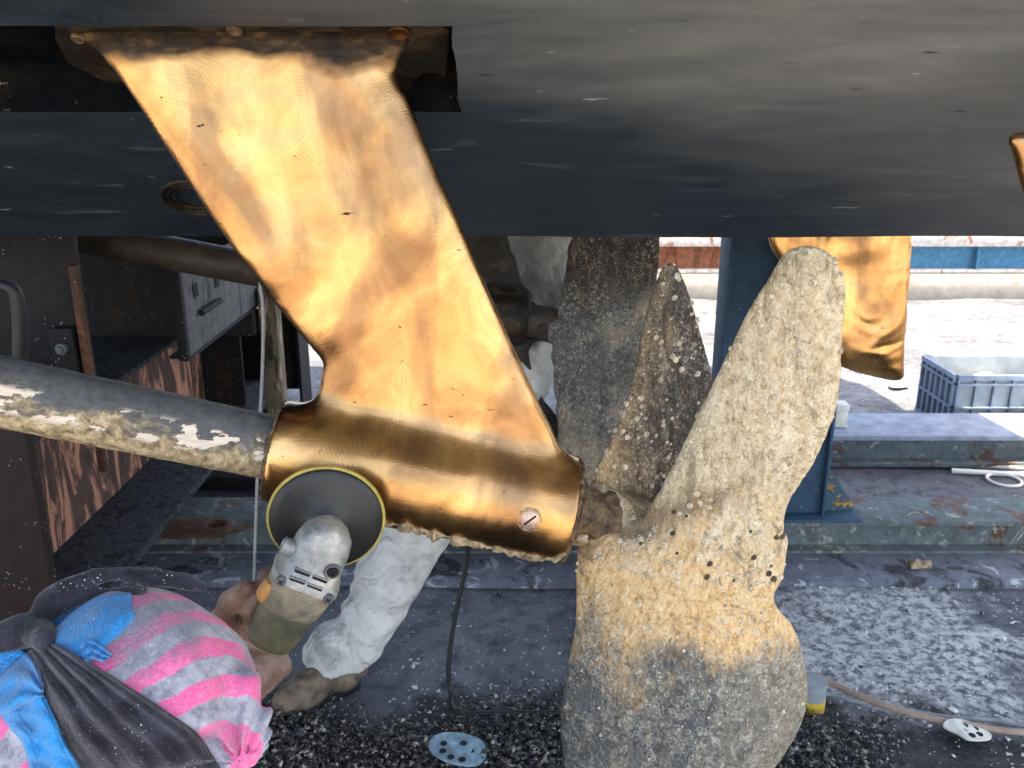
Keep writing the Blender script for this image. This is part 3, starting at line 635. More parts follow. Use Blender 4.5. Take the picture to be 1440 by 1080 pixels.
# ------------------------------------------------------------------ crate and bits behind the beams
def crate():
    zc = 0.01; yc = y1 + .42; x0 = P(1345, 540, yc).x; zt = z_at(541, yc)
    W, D = .78, .34; root = empty('plastic_crate', (x0 + W / 2, yc + D / 2, zc), 'grey blue ventilated plastic crate full of rags behind the beam', 'crate')
    yb = yc + D; zt = P(1340, 527, yc).z
    def wall(p, ux, L, nrib, out_):
        gp = Geo(); gf = Geo(); p = Vector(p); ux = Vector(ux); t = Vector(out_)
        def bar(a, b, z0, z1, o0, o1):
            c = [p + ux * a + t * o0, p + ux * b + t * o0, p + ux * b + t * o1, p + ux * a + t * o1]
            gp.hexa([Vector((q.x, q.y, z0)) for q in c] + [Vector((q.x, q.y, z1)) for q in c])
        for z0, z1 in ((zt - .022, zt), (zt - .05, zt - .040), (zc + .13, zc + .138), (zc, zc + .02)): bar(0, L, z0, z1, 0, .018)
        for i in range(nrib + 1):
            a = (L - .010) * i / nrib; bar(a, a + .010, zc + .021, zt - .023, .001, .014)
        c = [p + ux * .004 + t * -.006, p + ux * (L - .004) + t * -.006, p + ux * (L - .004) + t * -.002, p + ux * .004 + t * -.002]
        gf.hexa([Vector((q.x, q.y, zc + .004)) for q in c] + [Vector((q.x, q.y, zt - .004)) for q in c])
        gp.obj('rib_frame', 'cratep', root); gf.obj('panel', 'cratef', root)
    wall((x0, yc, 0), (1, 0, 0), W, 9, (0, -1, 0)); wall((x0 + W, yb, 0), (-1, 0, 0), W, 9, (0, 1, 0))
    wall((x0, yb, 0), (0, -1, 0), D, 6, (-1, 0, 0)); wall((x0 + W, yc, 0), (0, 1, 0), D, 6, (1, 0, 0))
    Geo().box((x0 + .02, yc + .02, zc + .001), (x0 + W - .02, yb - .02, zc + .012)).obj('bottom', 'cratep', root)
    for i in range(5):
        cx = x0 + .12 + .14 * i; f = Fld((cx - .12, yc + .03, zc), (cx + .12, yc + D - .03, zt - .01), .012)
        cy = yc + .2 + .05 * math.sin(i * 2); f.cone((cx, cy, zc + .05), (cx + .03, cy + .05, zt - .16 + .02 * (i % 2)), .085, .07); f.wobble(.014, 45, seed=i)
        f.f[0], f.f[-1] = 1, 1; f.f[:, 0], f.f[:, -1] = 1, 1; f.f[:, :, 0], f.f[:, :, -1] = 1, 1
        V, Q, N = f.mesh()
        tag(mk('rag', V, Q, ['boot', 'paper', 'hole', 'cratep', 'crust'][i]), ['muddy brown', 'white', 'black', 'blue', 'tan'][i] + ' rag stuffed into the plastic crate', 'rag', 'rags in the plastic crate')
crate()
p = P(1183, 600, y1 + .2); zb_ = z_at(617, y1) + .014
root = empty('white_block', (p.x, y1 + .12, zb_), 'small white block standing on the beam right of the blue post', 'block')
s_ = mpp(p); x0 = P(1175, 590, y1 + .1).x; x1_ = P(1192, 590, y1 + .1).x; zt_ = P(1183, 578, y1 + .1).z
Geo().box((x0, y1 + .1, zb_), (x1_, y1 + .16, zt_)).obj('body', 'cream', root, bevel=.004)
Geo().box((x0 - .003, y1 + .097, zt_ + .001), (x1_ + .003, y1 + .163, zt_ + .028)).obj('cap', 'paper', root, bevel=.003)
for (a, b, mt, r, lb) in (((1310, 652), (1460, 660), 'wire', .011, 'grey steel rod resting along the foot of the beam'), ((1338, 662), (1460, 669), 'paper', .012, 'white plastic rod lying in front of the grey rod')):
    A = G(*a, z=r); B = G(*b, z=r); tag(Geo().tube([A, A.lerp(B, .5), B], r).obj('rod', mt, smooth=True), lb, 'rod')
c = G(1412, 675, .01); g = Geo(); rr = 22 * mpp(c)
g.tube([c + Vector((rr * math.cos(t), rr * math.sin(t), 0)) for t in np.linspace(0, 2 * math.pi, 25)], .007, 8)
tag(g.obj('plastic_ring', 'paper', smooth=True), 'small white ring lying below the white rod', 'ring')

def flake(name, pts, z, mat, label, cat, th=.004, holes=()):
    outl = [G(px, py, z) for px, py in pts]; sm = spline(outl, 4, True)
    bend = lambda v: Vector((v.x, v.y, z + .006 * math.sin(v.x * 30) + .003 * math.sin(v.y * 50)))
    sm = [bend(v) for v in sm]; g = Geo(); g.prism(sm, (0, 0, th)); root = g.obj(name, mat); tag(root, label, cat)
    for hx, hy in holes:
        c = bend(G(hx, hy, z)); gg = Geo().lathe((c.x, c.y, c.z + th + .0002), (0, 0, 1), [(0, .0085), (.0012, .0085)], 14); gg.obj('hole', 'hole', root)
    return root
flake('paper_scrap', [(1250, 541), (1262, 540), (1280, 543), (1268, 547), (1254, 546)], .012, 'paper', 'pale scrap of paper on the sunlit ground left of the crate', 'paper scrap')
flake('sanding_disc', [(604, 1056), (612, 1040), (645, 1036), (676, 1042), (684, 1060), (668, 1076), (632, 1076)], .035, 'bluepad', 'pale blue sanding disc with holes lying in the black debris', 'sanding disc', .006, [(624, 1052), (652, 1050), (662, 1058), (660, 1067), (650, 1071), (634, 1069), (623, 1061)])
flake('sanding_disc', [(1326, 1023), (1338, 1015), (1372, 1018), (1394, 1031), (1388, 1042), (1362, 1046), (1346, 1036)], .020, 'cream', 'torn cream sanding disc with holes beside the brown cord', 'sanding disc', .005, [(1356, 1023), (1371, 1026), (1377, 1035), (1366, 1039), (1354, 1032)])

# brown and grey cords, tin, black cable
def gpath(pts, z): return spline([G(x, y, z if isinstance(z, (int, float)) else z) for x, y in pts], 10)
tag(Geo().tube(gpath([(1010, 985), (1135, 952), (1175, 964), (1225, 986), (1290, 1006), (1365, 1020), (1440, 1030), (1600, 1036)], .018), .0085, 10).obj('cord', 'brownc', smooth=True), 'brown cord running from behind the propeller across the ground', 'cord')
tag(Geo().tube(gpath([(1010, 992), (1150, 976), (1200, 986), (1260, 996), (1330, 1008), (1395, 1013), (1440, 1021), (1600, 1040)], .010), .0055, 10).obj('cord', 'greyc', smooth=True), 'thin grey cord on the ground just behind the brown cord', 'cord')
pts = [P(662, 700, 2.05), P(657, 785, 2.05), P(648, 830, 2.04), P(636, 890, 2.02), P(631, 940, 2.0), P(634, 975, 1.98)] + [G(642, 1000, .03), G(690, 1003, .03), G(790, 1003, .03), G(900, 1012, .03)]
tag(Geo().tube(spline(pts, 8), .0065, 10).obj('power_cable', 'black', smooth=True), 'thin black cable hanging from the hull down to the dark gravel', 'cable')
c = G(1140, 998, 0.0); root = empty('tin_can', c, 'small white and yellow tin standing by the edge of the lower propeller blade', 'tin')
hh = P(1140, 956, c.y).z; r = 18 * mpp(c)
Geo().lathe(c, (0, 0, 1), [(0, r * .9), (.004, r), (hh * .45, r)], 28).obj('label', 'yel', root, smooth=True)
Geo().lathe(c + Vector((0, 0, hh * .45)), (0, 0, 1), [(.0005, r * .985), (hh * .5, r * .985), (hh * .52, r * 1.04), (hh * .55, r * 1.04)], 28).obj('body', 'greyc', root, smooth=True)

# ------------------------------------------------------------------ debris
def scatter(n, area, size, zf, seed, dens=None, flat=.45):
    rs = np.random.RandomState(seed); Vs = []; Fs = []; k = 0
    base = np.array([(1, 0, -.2), (.1, 1, -.1), (-1, .2, -.2), (-.1, -1, -.1), (.2, .1, 1), (-.1, .1, -1)], float)
    fc = [(0, 1, 4), (1, 2, 4), (2, 3, 4), (3, 0, 4), (1, 0, 5), (2, 1, 5), (3, 2, 5), (0, 3, 5)]
    while k < n:
        px = rs.uniform(area[0], area[2]); py = rs.uniform(area[1], area[3])
        if dens and rs.rand() > dens(px, py): continue
        c = G(px, py, zf); s = size * math.exp(rs.normal() * .45); b = base * (1 + .5 * rs.normal(size=(6, 3)) * [1, 1, .6])
        q = Matrix.Rotation(rs.uniform(0, 6.3), 3, 'Z') @ Matrix.Rotation(rs.uniform(-.8, .8), 3, 'X'); q = np.array(q)
        v = (b * [1, 1, flat]) @ q.T * s + np.array([c.x, c.y, zf + s * .25 + (rs.rand() * .022 if zf > .011 else 0)])
        Vs.append(v); Fs += [tuple(i + 6 * k for i in f) for f in fc]; k += 1
    return np.vstack(Vs), Fs
def blk(px, py):
    edge = 985 + 22 * math.sin(px / 70.) - (14 if px < 520 else 0); d = (py - edge) / 45.
    if 1135 < px: d = min((py - 1005) / 40., (1290 - px) / 160.)
    return min(1, max(0, d))
V, Fc = scatter(26000, (330, 960, 1330, 1200), .0042, .012, 3, blk)
tag(mk('dark_gravel', V, Fc, 'chips', smooth=False), 'black gritty scrapings heaped along the near ground', 'debris', kind='stuff')
V, Fc = scatter(1500, (200, 790, 1500, 1100), .0036, .006, 5, lambda x, y: .35 + .65 * (math.sin(x / 90.) * math.cos(y / 31.) > 0))
tag(mk('shell_chips', V, Fc, 'pchips', smooth=False), 'white chips of scraped shell strewn over the ground', 'debris', kind='stuff')
V, Fc = scatter(420, (180, 790, 1500, 1100), .0038, .006, 9)
tag(mk('dark_chips', V, Fc, 'chips', smooth=False), 'dark scraped flakes lying loose on the ground', 'debris', kind='stuff')
c = G(1292, 796, .02); f = Fld((c.x - .06, c.y - .05, -.01), (c.x + .06, c.y + .05, .07), .004); f.cone(c - Vector((.02, 0, 0)), c + Vector((.02, 0, 0)), .018, .022); f.wobble(.008, 170, 9, 4)
V, Q, N = f.mesh(1); tag(mk('scrap_clump', V, Q, 'crust'), 'tan clump of scraped growth in front of the lower beam', 'debris clump')
for i, (px, py, s) in enumerate([(1158, 794, .016), (548, 799, .012), (1125, 1000, .010)]):
    pass

# ================================================================== LEFT SIDE: steel cradle
MAT['peelwood'] = rusty('painted_timber', (.16, .13, .08), (.05, .03, .02), .52, (.50, .28, .24), 10)
def cradle():
    zl = .24; XO = G(175, 800, zl).x; XW = G(205, 652, zl).x; y0 = 1.968; yE = G(440, 505, zl).y
    ztop = None
    Yq = G(205, 652, zl).y
    # height of the web: where the ray through (178,532) meets the plane x = XW
    d = ray(178, 532); t = XW / d.x; ztop = H + d.z * t; ytopnear = d.y * t
    root = empty('cradle_beam', (XW, (y0 + yE) / 2, 0), 'large steel side beam with peeling red paint running away on the left', 'steel beam')
    Geo().box((XW - .014, y0, zl), (XW, yE - .25, ztop)).obj('web', 'peel', root)
    g = Geo(); g.box((XW - .30, y0, zl - .03), (XO, yE, zl - .001)); g.obj('bottom_flange', 'cinder', root, bevel=.003)
    Geo().box((XW - .45, y0, ztop + .001), (XW + .002, yE - .1, ztop + .018)).obj('top_flange', 'cinder', root, bevel=.003)
    Geo().box((XW - .29, y0 + .1, 0), (XO - .09, y0 + .25, zl - .031)).obj('foot', 'dark', root)
    Geo().box((XW - .29, yE - .35, 0), (XO - .09, yE - .2, zl - .031)).obj('foot', 'dark', root)
    # stiffeners at the far end
    for dy, mt in ((.75, 'dark'), (.36, 'dark')):
        Geo().box((XW + .001, yE - dy, zl), (XO - .07, yE - dy + .02, ztop)).obj('stiffener', mt, root)
    # eye plate sticking out of the flange
    a = G(225, 757, zl - .04); b = G(303, 742, zl - .04); r = .055
    g = Geo(); cx = Vector((b.x, b.y, zl - .045)); n = 22; outer = []
    f = Fld((a.x - .05, b.y - .12, zl - .075), (b.x + .12, b.y + .12, zl + .0), .004)
    f.cone((a.x - .02, b.y, zl - .04), (b.x, b.y, zl - .04), .072, .066, sq=(1, 1, .24)); f.cone((b.x, b.y, zl - .1), (b.x, b.y, zl + .05), .024, .024, sub=True)
    f.cone((b.x + .015, b.y, zl - .1), (b.x + .015, b.y, zl + .05), .022, .022, sub=True); f.wobble(.002, 90)
    f.f[0] = 1; f.f[:, :, 0] = 1; f.f[:, :, -1] = 1
    V, Q, N = f.mesh(); mk('eye_plate', V, Q, 'rusty', root)
    # ---- brown column in front
    Y = 1.95; x1 = P(57, 740, Y).x; ztc = P(30, 612, Y).z
    root = empty('steel_column', (x1 - .15, Y + .1, 0), 'dark brown steel column standing at the left edge behind the scarves', 'steel column')
    Geo().box((x1 - .42, Y, .012), (x1, Y + .014, ztc + .12)).obj('face_plate', 'brown', root, bevel=.002)
    Geo().box((x1 - .014, Y + .015, .012), (x1 - .001, Y + .034, ztc + .12)).obj('side_plate', 'brown', root)
    Geo().box((x1 - .46, Y - .03, 0), (x1 + .03, Y + .25, .011)).obj('base_plate', 'brown', root)
    # ---- upper dark column with rusty edge, plate and bolt
    Y = 2.35; x1 = P(121, 450, Y).x; zt = P(60, 300, Y).z; zb = P(100, 585, Y).z
    root = empty('cradle_post', (x1 - .15, Y + .1, 0), 'dark steel post with rusty edge and bolted lug on the left', 'steel post')
    Geo().box((x1 - .55, Y, ztop + .02 if False else zb), (x1, Y + .016, zt)).obj('face_plate', 'dark', root, bevel=.003)
    Geo().box((x1 - .018, Y - .022, P(100, 660, Y).z), (x1 + .004, Y - .001, P(100, 372, Y).z)).obj('edge_bar', 'rusty', root, bevel=.003)
    Geo().box((x1 - .55, Y + .017, zb), (x1 - .4, Y + .2, zt - .05)).obj('leg', 'dark', root)
    a = P(67, 462, Y - .03); b = P(112, 540, Y - .03)
    Geo().box((a.x, Y - .032, b.z), (b.x, Y - .001, a.z)).obj('lug', 'dark', root, bevel=.004)
    c = P(88, 490, Y - .033); Geo().lathe(c, (0, -1, 0), [(0, .017), (.012, .017), (.0125, .010), (.022, .009)], 6).obj('bolt', 'greysteel', root)
    # black hose loops
    pts = [P(-60, 402, 2.1), P(-10, 400, 2.1), P(18, 408, 2.1), P(27, 440, 2.1), P(28, 500, 2.1), P(28, 570, 2.1), P(25, 620, 2.1), P(5, 640, 2.1), P(-50, 642, 2.1)]
    tag(Geo().tube(spline(pts, 8), .017, 12).obj('hose', 'black', smooth=True), 'thick black hose looped at the left edge of the picture', 'hose')
    # ---- perforated grey channel bracket running away
    Yc = 2.75; a = P(262, 440, Yc); X = a.x; zt = P(262, 375, Yc).z; zb = P(262, 500, Yc).z
    d = ray(366, 420); Y2 = d.y * (X / d.x) if d.x else 4
    root = empty('bracket_plate', (X, Yc + .3, zb), 'light grey steel channel with slots under the tube on the left', 'bracket')
    def ztl(Y): return zt
    g = Geo(); g.box((X - .012, Yc, zb), (X, Y2, zt)); g.obj('plate', 'greysteel', root, bevel=.002)
    Geo().box((X - .07, Yc, zb - .012), (X + .0, Y2, zb - .001)).obj('lip', 'dark', root)
    Geo().box((X - .03, Yc - .03, zb - .012), (X + .001, Yc - .001, zt)).obj('end_lip', 'dark', root, bevel=.003)
    def on(px, py):
        d = ray(px, py); t = X / d.x; return Vector((X, d.y * t, H + d.z * t))
    for (px, py) in ((274, 408), (304, 395)):
        c = on(px, py); Geo().box((X + .0005, c.y - .022, c.z - .022), (X + .003, c.y + .022, c.z + .022)).obj('slot', 'hole', root)
    c = on(278, 440); e = on(306, 438); Geo().tube([Vector((X + .012, c.y, c.z)), Vector((X + .012, e.y, c.z))], .011, 8).obj('pin', 'dark', root)
    # dark box behind
    root = empty('cradle_crossbeam', (X - .4, Yc + .9, 0), 'dark steel cross beam deep in the shade on the left', 'steel beam')
    za_ = P(190, 345, Yc + .75).z; Geo().box((X - 1.6, Yc + .75, ztop + .02), (X - .02, Yc + .8, za_ + .15)).obj('web', 'dark', root)
    Geo().box((X - 1.6, Yc + .55, za_ + .151), (X + .4, Yc + .9, za_ + .17)).obj('flange', 'dark', root)
    # far end: dark upright and bluish plate
    Yf = 3.95; a = P(392, 400, Yf); b = P(424, 510, Yf)
    root = empty('far_cradle_post', ((a.x + b.x) / 2, Yf, 0), 'dark steel post standing behind the left edge of the bronze strut', 'steel post')
    Geo().box((a.x, Yf, zl), (b.x, Yf + .015, a.z + .3)).obj('web', 'dark', root)
    Geo().box((a.x - .015, Yf - .08, zl), (a.x - .001, Yf + .1, a.z + .3)).obj('flange', 'dark', root)
    Geo().box((b.x + .001, Yf - .08, 0), (b.x + .014, Yf + .1, a.z + .28)).obj('flange', 'dark', root)
    # wooden prop with pink paint
    f0 = P(377, 405, 3.5); f1 = P(377, 560, 3.5)
    root = empty('wooden_prop', (f0.x, 3.5, zl), 'weathered timber prop with pink paint by the wire on the left', 'timber prop')
    Geo().box((P(364, 450, 3.5).x, 3.5, zl), (P(389, 450, 3.5).x, 3.58, f0.z)).obj('post', MAT['peelwood'], root, bevel=.006)
    # wire
    pts = [P(366, 405, 2.15), P(370, 440, 2.15), P(369, 520, 2.15), P(363, 640, 2.14), P(357, 812, 2.12), P(354, 900, 2.11)]
    tag(Geo().tube([P(366, 300, 2.15)] + spline(pts, 6) + [G(350, 985, .01)], .0042, 8).obj('wire_rope', 'wire', smooth=True), 'thin grey wire hanging down left of the bronze strut', 'wire')
    # crosswise dark rail behind the flange
    yr = G(300, 692, .0).y; zr = P(300, 672, yr).z
    tag(Geo().box((-2.2, yr, .01), (P(372, 690, yr).x + .5, yr + .12, zr)).obj('low_rail', 'dark', bevel=.004), 'low dark rail on the ground behind the peeling beam', 'rail')
MAT['peelwood'] = rusty('painted_timber', (.16, .13, .08), (.05, .03, .02), .52, (.50, .28, .24), 10)
cradle()

# ================================================================== THE BOAT
boat = empty('boat', (0, 0, 0), 'dark painted boat hull overhead with bronze strut, shafts and propellers beneath it', 'boat')
def inquad(x, y, q):
    s = None
    for i in range(4):
        a, b = q[i], q[(i + 1) % 4]; c = (b.x - a.x) * (y - a.y) - (b.y - a.y) * (x - a.x)
        if s is None: s = c > 0
        elif (c > 0) != s: return False
    return True
pq = [HP(-60, 28), HP(638, 37), HP(638, 156), HP(-60, 152)]
px0_ = min(p.x for p in pq); px1 = max(p.x for p in pq); py0 = min(p.y for p in pq); py1 = max(p.y for p in pq)
XR = 2.6; XL = -6.0
RX = P(638, 90, HP(638, 90).y).x; RY0 = HP(400, 38).y; RY1 = HP(500, 155).y; RL = -1.75
E_ = .0025
xs = [XL, -4, -3, -2.4, RL - E_, RL] + list(np.arange(RL + .02, RX - .005, .012)) + [RX, RX + E_] + list(np.arange(RX + .03, XR, .045)) + [XR]
ys = [-.55, -.3, 0, .3, .6] + list(np.arange(.8, RY0 - .01, .02)) + [RY0 - E_, RY0] + list(np.arange(RY0 + .01, RY1 - .004, .01)) + [RY1, RY1 + E_] + list(np.arange(RY1 + .02, KY - .03, .025)) + [KY - .02, KY]
def hv(x, y):
    z = hullz(y) + .003 * nz2(x * 1.1, y * 2.5, 2)
    inx = RL - 1e-6 <= x <= RX + 1e-6 and RY0 - 1e-6 <= y <= RY1 + 1e-6
    if inx: z += .075 + .005 * nz2(x * 7, y * 8, 1)
    ex = math.exp(-(max(0, RX - x if x < RX else x - RX - E_) / .02)) * (RY0 - .03 < y < RY1 + .03); ey = math.exp(-(min(abs(y - RY0 + E_), abs(y - RY1 - E_)) / .02)) * (x < RX + .03)
    x2 = x + (.004 * nz2(y * 14, 3.3, 5) * ex if abs(x - RX) < .02 else 0); y2_ = y + (.0035 * nz2(x * 12, 1.7, 4) * ey if ey > .5 else 0)
    return (x2, y2_, z)
V, Fc = gridmesh(xs, ys, hv)
# split the pocket (near black, glints painted as flecks) from the painted skin
def pocketface(f):
    return any(V[i][2] - hullz(V[i][1]) > .03 for i in f)
hullF = [f for f in Fc if not pocketface(f)]; pocF = [f for f in Fc if pocketface(f)]
b = len(V); ZT = hullz(-.55); ch = 2 * KY + .55
V2 = list(V); 
rest = Geo()
for xa, xb in ((XL, XR),):
    n0 = [(xa, KY, hullz(KY)), (xb, KY, hullz(KY)), (xb, ch, ZT), (xa, ch, ZT)]
    V2 += n0 + [(xa, -.55, ZT), (xb, -.55, ZT), (xb, -.75, ZT + 1.1), (xa, -.75, ZT + 1.1), (xb, ch + .2, ZT + 1.1), (xa, ch + .2, ZT + 1.1)]
hullF = hullF + [(b, b + 1, b + 2, b + 3), (b + 5, b + 4, b + 7, b + 6), (b + 3, b + 2, b + 8, b + 9), (b + 7, b + 9, b + 8, b + 6), (b + 1, b + 5, b + 6, b + 8, b + 2), (b, b + 3, b + 9, b + 7, b + 4)]
hull = mk('hull', V2, hullF, 'hull', boat)
rec = mk('strut_recess', V, pocF, 'recess', hull)
# fairing scar on the hull (dark oval rings left of the strut)
g = Geo()
for k, rr in enumerate((1.0, .82, .62)):
    ring = [HP(272 + 44 * rr * math.cos(t), 278 + 22 * rr * math.sin(t) + 6 * rr * math.cos(t), .004) for t in np.linspace(0, 2 * math.pi, 33)]
    g.tube(ring, .0045, 6, jit=.5)
g.obj('fouling_ring', 'fouled', hull, smooth=True)
# palm plate bolted into the pocket
def palm_pt(px, py, off): return HP(px, py, off)
g = Geo(); outl = [(75, 20), (600, 24), (634, 46), (628, 112), (612, 104), (596, 104), (584, 114), (576, 134), (520, 112), (400, 122), (230, 128), (150, 118), (95, 90), (78, 60)]
nn = Vector((0, -KM, -1)).normalized()
g.prism([palm_pt(x, y, -.030) for x, y in outl], -nn * .03)
palm = g.obj('palm_plate', 'fouled', boat, bevel=.004)
for x, y, r in ((561, 44, .017), (435, 62, .012), (110, 52, .010), (330, 40, .012)):
    g = Geo(); g.lathe(HP(x, y, -.029), nn, [(0, r), (.004, r), (.006, r * .8), (.003, r * .45), (.003, r * .1)], 24)
    g.obj('screw_head', 'bronze2' if x == 561 else 'crust2', palm, smooth=True)

# ---- near strut: blade + bearing housing in one casting
A = P(386, 633, 1.345); B = P(801, 716, 1.36); rA = 73 * mpp(A); rB = 75 * mpp(B)
strut = [(120, 20, 1.40), (150, 80, 1.40), (168, 104, 1.395), (205, 160, 1.39), (245, 222, 1.385), (285, 283, 1.38), (322, 338, 1.375), (358, 388, 1.37), (398, 440, 1.365),
         (436, 486, 1.36), (454, 512, 1.355), (450, 540, 1.352), (448, 640, 1.35), (600, 690, 1.35), (775, 700, 1.36), (792, 660, 1.36), (780, 612, 1.36), (757, 566, 1.36),
         (727, 500, 1.362), (697, 432, 1.365), (668, 366, 1.37), (638, 296, 1.375), (610, 232, 1.38), (586, 170, 1.385), (572, 132, 1.39), (556, 100, 1.395), (545, 20, 1.40)]
S3 = [P(*q) for q in strut]
lo = (min(p.x for p in S3) - .04, 1.20, A.z - .19); hi = (B.x + .06, 1.50, P(200, 10, 1.4).z)
f = Fld(lo, hi, .0042)
f.sheet(S3, .023, deg=1, edge=.0065, reach=.055)
f.cyl(A, B, lambda t: rA + (rB - rA) * t, .007, k=.040)
f.wobble(.0007, 22, 8, 3)
f.f[:, :, -1] = 1
V, Q, N = f.mesh(3)
ab = np.array(B - A); L2 = ab @ ab; fcn = V[Q].mean(1); t = ((fcn - np.array(A)) @ ab) / L2
dd = np.linalg.norm(fcn - np.array(A) - np.clip(t, 0, 1)[:, None] * ab, axis=1)
hm = (dd < rB * 1.10) | ((fcn[:, 2] < np.array(A)[2] + t * ab[2] + .02))
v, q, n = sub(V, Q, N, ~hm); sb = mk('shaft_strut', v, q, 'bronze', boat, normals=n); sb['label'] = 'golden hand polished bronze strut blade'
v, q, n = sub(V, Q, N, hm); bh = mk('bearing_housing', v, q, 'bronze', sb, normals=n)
# slotted screw on the housing
ax = (B - A).normalized()
def housing_pt(px, py, off=0.):                # nearest hit of the ray with the housing cylinder
    d = ray(px, py).normalized(); o = Vector((0, 0, H)); r = (rA + rB) / 2 + off
    w0 = o - A; dp = d - ax * d.dot(ax); wp = w0 - ax * w0.dot(ax)
    a_, b_, c_ = dp.dot(dp), 2 * dp.dot(wp), wp.dot(wp) - r * r; D = b_ * b_ - 4 * a_ * c_
    t = (-b_ - math.sqrt(max(0, D))) / (2 * a_); p = o + d * t; q = p - A; return p, (q - ax * q.dot(ax)).normalized()
p, nn_ = housing_pt(745, 731)
g = Geo(); g.lathe(p - nn_ * .006, nn_, [(0, .0155), (.0065, .0155), (.0085, .013), (.0088, .001)], 28); g.obj('screw', 'pinkmetal', sb, smooth=True)
sl = (Vector((.8, 0, .6)) - nn_ * Vector((.8, 0, .6)).dot(nn_)).normalized(); ot = nn_.cross(sl)
Mx = Matrix((( sl.x, ot.x, nn_.x, p.x), (sl.y, ot.y, nn_.y, p.y), (sl.z, ot.z, nn_.z, p.z), (0, 0, 0, 1)))
Geo().box((-.012, -.0016, .0022), (.012, .0016, .0033), Mx).obj('screw_slot', 'hole', sb)
g = Geo(); g.tube([p + sl * math.cos(t) * .018 + ot * math.sin(t) * .018 - nn_ * .001 for t in np.linspace(0, 2 * math.pi, 31)], .0028, 6, jit=.9); g.obj('fouling_ring', 'crust', sb, smooth=True)
# crusty growth: bottom seam and the two rims
def lumpy(pts, r, jit, seed, name='fouling_crust', par=None, n=10, k=5, mat='crust2'):
    rs = np.random.RandomState(seed); sp = spline(pts, k); rad = [r * math.exp(rs.normal() * jit * .8) for _ in sp]; rad = [(rad[max(0, i - 1)] + 2 * rad[i] + rad[min(len(rad) - 1, i + 1)]) / 4 for i in range(len(rad))]
    sp = [q + Vector(rs.normal(size=3) * r * .22) for q in sp]
    return Geo().tube(sp, rad, n, jit=.25).obj(name, mat, par or sb, smooth=True)
bot = []
for x, y in ((540, 742), (580, 752), (630, 764), (690, 777), (740, 787), (778, 792), (790, 789)):
    q, m_ = housing_pt(x, y - 9); bot.append(q)
bs = spline(bot, 6); rs = np.random.RandomState(4)
f = Fld((min(p.x for p in bs) - .03, min(p.y for p in bs) - .03, min(p.z for p in bs) - .03), (max(p.x for p in bs) + .03, max(p.y for p in bs) + .03, max(p.z for p in bs) + .03), .0028)
f.chain([p + Vector(rs.normal(size=3) * .0012) for p in bs], [.0075 * math.exp(rs.normal() * .3) for _ in bs], .003); f.wobble(.0030, 150, 8, 2); f.wobble(.0022, 420, 9, 3)
V, Q, N = f.mesh(0); mk('fouling_crust', V, Q, 'crust', sb)
def rim(C, r, seed, a0=0, a1=2 * math.pi, rr=.006):
    u = ax.orthogonal().normalized(); v = ax.cross(u)
    lumpy([C + (u * math.cos(t) + v * math.sin(t)) * r for t in np.linspace(a0, a1, 26)], rr, .3, seed, k=5)
rim(B - ax * .001, rB - .005, 8, rr=.0038); rim(A + ax * .001, rA - .006, 9, rr=.0034)
# ---- near shaft
g = Geo(); pts = [shA + (shB - shA) * (i / 60.) * 1.0 for i in range(61)]
r0 = 51 * mpp(P(0, 548, 1.27)); r1 = 45 * mpp(shB)
pts = pts + [shB.lerp(P(860, 738, 1.39), i / 12.) for i in range(1, 13)]
rad = [(r0 + (r1 - r0) * min(1, i / 60.)) * (1 + .012 * math.sin(i * 1.3) * math.cos(i * .41)) for i in range(73)]
rad = [r if i < 61 else r1 * .93 for i, r in enumerate(rad)]
g.tube(pts, rad, 72, jit=.012); sh = g.obj('propeller_shaft', 'shaft', boat, smooth=True); sh['label'] = 'near propeller shaft with flaking paint'
C0 = P(806, 718, 1.365); C1 = P(846, 727, 1.378)
f = Fld(C0 - Vector((.04, .09, .09)), C1 + Vector((.05, .09, .09)), .004); f.cyl(C0 - ax * .03, C1 + ax * .02, 37 * mpp(C0), .012); f.cyl(C0 - ax * .002, C0 + ax * .012, 46 * mpp(C0), .006, k=.01); f.wobble(.003, 110, 8, 2); f.wobble(.002, 260, 8, 4)
V, Q, N = f.mesh(1); mk('shaft_nut', V, Q, 'crust2', sh)

# ---- near propeller
up_ = [(1085, 380, 1.24), (1110, 355, 1.21), (1140, 346, 1.19), (1168, 358, 1.18), (1183, 400, 1.18), (1184, 470, 1.18), (1176, 560, 1.20), (1150, 640, 1.22), (1106, 712, 1.25), (1097, 770, 1.27),
       (1088, 835, 1.27), (960, 850, 1.30), (850, 820, 1.35), (842, 775, 1.37), (884, 754, 1.345), (915, 705, 1.345), (955, 625, 1.335), (1003, 535, 1.30), (1045, 455, 1.26)]
lw_ = [(822, 768, 1.35), (900, 752, 1.32), (1096, 750, 1.27), (1096, 800, 1.265), (1084, 838, 1.26), (1112, 876, 1.25), (1132, 930, 1.245), (1136, 985, 1.24), (1119, 1035, 1.235), (1082, 1085, 1.23), (1020, 1150, 1.22), (935, 1195, 1.22),
       (865, 1190, 1.24), (812, 1130, 1.26), (790, 1050, 1.28), (791, 990, 1.29), (804, 905, 1.31), (810, 850, 1.33), (812, 800, 1.34)]
bk_ = [(940, 370, 1.60), (957, 384, 1.60), (977, 440, 1.59), (1004, 545, 1.56), (1015, 640, 1.52), (985, 730, 1.46), (890, 790, 1.41), (835, 760, 1.40), (838, 668, 1.43), (868, 600, 1.48), (890, 525, 1.53), (905, 455, 1.56), (924, 392, 1.59)]
U3 = [P(*q) for q in up_]; W3 = [P(*q) for q in lw_]; K3 = [P(*q) for q in bk_]
al = U3 + W3 + K3
h0 = P(824, 726, 1.395); h1 = P(1080, 784, 1.45)
